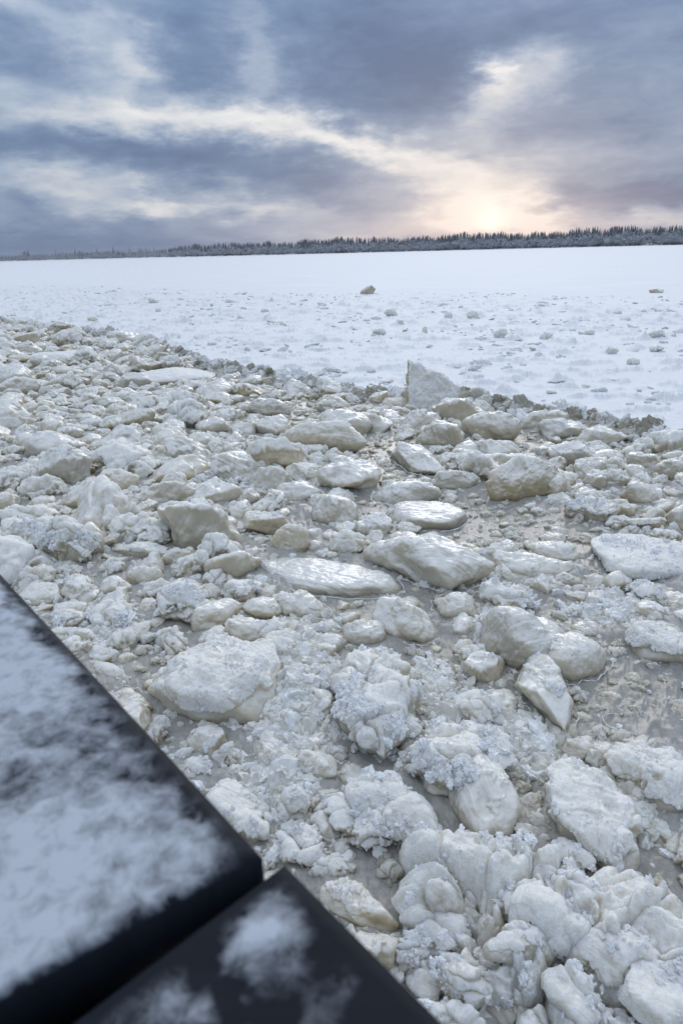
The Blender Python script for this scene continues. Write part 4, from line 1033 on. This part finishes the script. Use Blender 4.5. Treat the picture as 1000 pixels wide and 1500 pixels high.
def bank():
    az = np.linspace(-1.25, 1.25, 900); R0 = bank_r(az); rows = [0, 1.5, 6, 30, 120, 500, 1400]; hz = [SHEET-.5, SHEET+.15, .5, 1.2, 2.6, 4., 3.]
    V = []
    for q, z in zip(rows, hz):
        n = fbm(np.stack([az*60., np.full_like(az, q*.1), az*0], 1), 3)
        V.append(np.stack([(R0+q)*np.sin(az), (R0+q)*np.cos(az), z+n*(.25 if q < 5 else 1.2)], 1))
    V = np.concatenate(V); n = len(az); i = (np.arange(len(rows)-1)[:, None]*n+np.arange(n-1)[None]).ravel()
    me = mesh_np('far_bank', V, np.stack([i, i+1, i+n+1, i+n], 1)[:, ::-1], {'edge': np.zeros(len(V)), 'rough': np.zeros(len(V))}, mats=(SNOW,))
    add('far_bank', me, kind='structure')
bank()
def forest():
    T = []
    azr = _faz
    for row, (off, n, kind, h0, h1) in enumerate(((1, 900, 'b', 3, 7), (6, 800, 'b', 5, 9), (14, 700, 'm', 7, 11), (28, 760, 's', 9, 12), (45, 800, 's', 10, 13), (70, 800, 's', 11.5, 14), (100, 800, 's', 12, 14.5))):
        for k in range(int(n*1.45)):
            az = RNG.uniform(*azr) if k < n else RNG.choice([-1, 1])*RNG.uniform(.55, 1.2); r = bank_r(az)+off+RNG.uniform(-4, 8)*(1+row*.4)
            far = r > 1230
            kd = kind if kind != 'm' else ('s' if RNG.random() < .5 else 'b')
            h = RNG.uniform(h0, h1)*(1.+.09*math.sin(az*37+1)+.06*math.sin(az*121)+.05*math.sin(az*263))
            if far: h *= .80 if kd == 'b' or RNG.random() > .06 else 1.35
            if far and kd == 's' and RNG.random() < .35: kd = 'b'
            wdt = h*(RNG.uniform(.85, 1.15) if kd == 's' else RNG.uniform(.9, 1.5))
            z = .2+off*.02
            pr = proj((r*math.sin(az), r*math.cos(az), z+h))
            T.append((h*F/r*(1 if -5 < pr[0] < 1005 else 0), r*math.sin(az), r*math.cos(az), z, h, wdt, kd, pr[0], off))
    T.sort(key=lambda t: -t[0]*(1.25 if t[6] == 'b' and t[8] < 6 else 1.))
    pts, ro, sc, ix = [], [], [], []
    for n_, (s_, x, y, z, h, w, kd, px, off) in enumerate(T):
        j = int(RNG.integers(6)) if kd == 's' else int(RNG.integers(5)); rz = RNG.random()*6.28
        if n_ < 270:
            zone = 'at the right end of the far bank' if px > 860 else ('on the far bank right of the sun glow' if px > 760 else ('on the far bank below the sun glow' if px > 670 else 'on the far bank left of the sun glow'))
            if kd == 's': nm, lb, ct = 'spruce_tree', 'dark frosted spruce '+zone, 'spruce'
            else: nm, lb, ct = 'frosted_birch_tree', 'pale bare tree white with rime '+zone, 'tree'
            o = add(nm, (SP if kd == 's' else BI)[j], (x, y, z), rz, lb, ct, ('spruces ' if kd == 's' else 'rimed trees ')+zone); o.scale = (w, w, h)
        else:
            pts.append((x, y, z)); ro.append((0, 0, rz)); sc.append((w, w, h)); ix.append(j if kd == 's' else 6+j)
    scatter('distant_forest', pts, ro, sc, ix, SP+BI, 'grey frosted forest running along the far bank of the frozen river', 'forest')
forest()

# ------------------------------------------------------------------ the dock corner in the foreground
def mat_board():
    m, b, p = new_mat('frosted_dark_timber'); pos = b.n('ShaderNodeTexCoord').outputs['Object']
    fr = b.attr('frost').outputs['Fac']; n1 = b.noise(pos, 95., 5, .68, .4); n2 = b.noise(b.vmath('MULTIPLY', pos, (6., 60., 1.)), 3., 4, .6)
    gate = b.mapr(fr, .0, .25)
    k = b.mapr(b.math('ADD', fr, b.math('MULTIPLY', b.math('MULTIPLY', b.math('SUBTRACT', n1, .5), 1.7), gate)), .02, .95)
    wood = b.mix(n2, (.006, .008, .012), (.014, .018, .026))
    b.put(p.inputs['Base Color'], b.mix(k, wood, (.47, .505, .555)))
    b.put(p.inputs['Roughness'], b.math('MULTIPLY_ADD', k, .25, .6)); p.inputs['Specular IOR Level'].default_value = .10
    bp = b.n('ShaderNodeBump'); bp.inputs['Strength'].default_value = .5; b.put(bp.inputs['Height'], b.math('MULTIPLY', n1, .004)); b.put(p.inputs['Normal'], bp.outputs[0])
    return m
BOARD = mat_board()
DZ = CZ-.25
def dock():
    A = unp(384, 1252, DZ)[:2]; B = unp(0, 838, DZ)[:2]; e1 = (B-A)/np.linalg.norm(B-A); e2 = np.array([e1[1], -e1[0]])
    C1 = unp(0, 1462, DZ)[:2]; e2 = (C1-A)/np.linalg.norm(C1-A)
    root = add('dock', None, (A[0]+e2[0]*.3, A[1]+e2[1]*.3, -.1), label='dark timber dock corner dusted with frost, cutting into the lower left of the view', cat='dock')
    ro = np.array([root.location.x, root.location.y, root.location.z])
    def board(corner, eu, ev, lu, lv, th, ztop, frost_fn, seed, name='board', label=None):
        nu, nv = 420, 170
        tu = np.linspace(0, 1, nu); tv = np.linspace(0, 1, nv)
        U_, V_ = np.meshgrid(tu*lu, tv*lv)
        P = corner[None]+U_.ravel()[:, None]*eu[None]+V_.ravel()[:, None]*ev[None]
        dist = np.minimum(np.minimum(U_, lu-U_), np.minimum(V_, lv-V_)).ravel()
        q = np.stack([P[:, 0], P[:, 1], P[:, 0]*0], 1); fr = frost_fn(P, U_.ravel(), V_.ravel(), dist)
        rr = .0022; z = ztop - np.where(dist < rr, rr-np.sqrt(np.maximum(rr*rr-(rr-dist)**2, 0)), 0) + .0015*fr
        top = np.concatenate([P, z[:, None]], 1); bot = top.copy(); bot[:, 2] = ztop-th
        Vv = np.concatenate([top, bot]); n = nu*nv
        i = (np.arange(nv-1)[:, None]*nu+np.arange(nu-1)[None]).ravel(); Fq = [np.stack([i, i+1, i+nu+1, i+nu], 1)]
        loop = np.concatenate([np.arange(nu), np.arange(1, nv)*nu+nu-1, (nv-1)*nu+np.arange(nu-2, -1, -1), np.arange(nv-2, 0, -1)*nu])
        nx = np.roll(loop, -1); Fq.append(np.stack([nx, loop, loop+n, nx+n], 1)); Fq.append(np.stack([i+n+nu, i+n+nu+1, i+n+1, i+n], 1))
        Fq = np.concatenate(Fq)
        if eu[0]*ev[1]-eu[1]*ev[0] < 0: Fq = Fq[:, ::-1]
        me = mesh_np('board', Vv-ro, Fq, {'frost': np.concatenate([fr, np.zeros(n)])}, mats=(BOARD,))
        add(name, me, parent=root, label=label)
    def W(px, py): return unp(px, py, DZ)[:2]
    def f1(P, U_, V_, dist):
        q = np.stack([P[:, 0], P[:, 1], P[:, 0]*0], 1)
        n = fbm(q*30., 4, .6); n2 = fbm(q*np.array([62, 62, 1])+4, 2, .5)
        v = .44+n*.16+n2*.20+fbm(q*9.+2, 2)*.10
        for (cx, cy, r, s) in ((20, 905, .08, .30), (60, 980, .08, .28), (20, 1000, .05, .15), (30, 1250, .045, .42), (120, 1330, .06, .18), (200, 1200, .05, .12), (20, 1400, .03, .2), (10, 850, .06, .4), (150, 1150, .05, -.10), (250, 1130, .03, -.18), (30, 870, .02, -.2)):
            c = W(cx, cy); v = v+s*np.exp(-((P-c)**2).sum(1)/(r*r)*1.3)
        rim = (.15+.85*sst(V_+n2*.005+n*.004, .003, .020))*sst(V_, .001, .006)*(.15+.85*sst(U_+n2*.003+n*.002, .0, .006))*sst(U_, .0, .004)
        cA = W(384, 1252); rim = rim*(1-.6*np.exp(-((P-cA)**2).sum(1)/(.022**2)))
        return v*rim
    def f2(P, U_, V_, dist):
        q = np.stack([P[:, 0], P[:, 1], P[:, 0]*0], 1); n = fbm(q*26.+9, 5, .62)
        v = -.05+n*.14+fbm(q*60., 3)*.05
        n3 = fbm(q*60., 2, .5)
        for (cx, cy, r, s) in ((385, 1345, .020, .36), (330, 1400, .022, .28), (250, 1460, .03, .22), (470, 1440, .012, .1), (420, 1310, .010, .25)):
            c = W(cx, cy); v = v+s*np.exp(-((P-c)**2).sum(1)/(r*r)*1.3)*np.clip(1+n*.8+n3*.9, 0, 2)
        return v*sst(dist, .003, .02)
    board(A, e1, e2, 1.9, .62, .045, DZ, f1, 1, label='pale frost covered board')
    A2 = unp(416, 1262, DZ-.004)[:2]; g1 = W(665, 1500)-A2; g1 /= np.linalg.norm(g1); g2 = W(80, 1500)-A2; g2 /= np.linalg.norm(g2)
    board(A2, g1, g2, .9, .62, .045, DZ-.004, f2, 2, label='nearly bare black board with one frosty patch')
    def box(name, c, eu, ev, a, b_, z0, z1, label=None):
        V = []
        for z in (z0, z1):
            for su, sv in ((-1, -1), (1, -1), (1, 1), (-1, 1)):
                p = c+eu*su*a/2+ev*sv*b_/2; V.append((p[0], p[1], z))
        V = np.array(V)-ro
        Fq = np.array([[3, 2, 1, 0], [4, 5, 6, 7], [0, 1, 5, 4], [1, 2, 6, 5], [2, 3, 7, 6], [3, 0, 4, 7]])
        if eu[0]*ev[1]-eu[1]*ev[0] < 0: Fq = Fq[:, ::-1]
        me = mesh_np(name, V, Fq, {'frost': np.zeros(8)}, smooth=False, mats=(BOARD,)); o = add(name, me, parent=root, label=label)
        md = o.modifiers.new('bevel', 'BEVEL'); md.width = .006; md.segments = 2
    mid = A+e2*.32
    box('beam', mid+e1*.45+e2*.14, e1, e2, 2.6, .12, DZ-.21, DZ-.051)
    box('beam', mid+e1*.45-e2*.20, e1, e2, 2.6, .12, DZ-.21, DZ-.051)
    box('post', mid+e1*.02-e2*.03, e1, e2, .14, .14, -.5, DZ-.213); box('post', mid+e1*1.4-e2*.03, e1, e2, .14, .14, -.5, DZ-.213)
dock()

# ------------------------------------------------------------------ cold air between here and the far bank
def haze():
    m = bpy.data.materials.new('haze'); m.use_nodes = True; nt = m.node_tree; nt.nodes.clear()
    v = nt.nodes.new('ShaderNodeVolumePrincipled'); o = nt.nodes.new('ShaderNodeOutputMaterial')
    v.inputs['Color'].default_value = (.86, .90, .97, 1); v.inputs['Density'].default_value = .00015
    nt.links.new(v.outputs[0], o.inputs['Volume'])
    x, y0, y1, z0, z1 = 5200., -400., 5600., -1.6, 26.
    V = np.array([(-x, y0, z0), (x, y0, z0), (x, y1, z0), (-x, y1, z0), (-x, y0, z1), (x, y0, z1), (x, y1, z1), (-x, y1, z1)], float)
    Fq = np.array([[3, 2, 1, 0], [4, 5, 6, 7], [0, 1, 5, 4], [1, 2, 6, 5], [2, 3, 7, 6], [3, 0, 4, 7]])
    add('haze', mesh_np('haze', V, Fq, smooth=False, mats=(m,)), label='thin cold haze greying the far bank', cat='haze', kind='stuff')
haze()
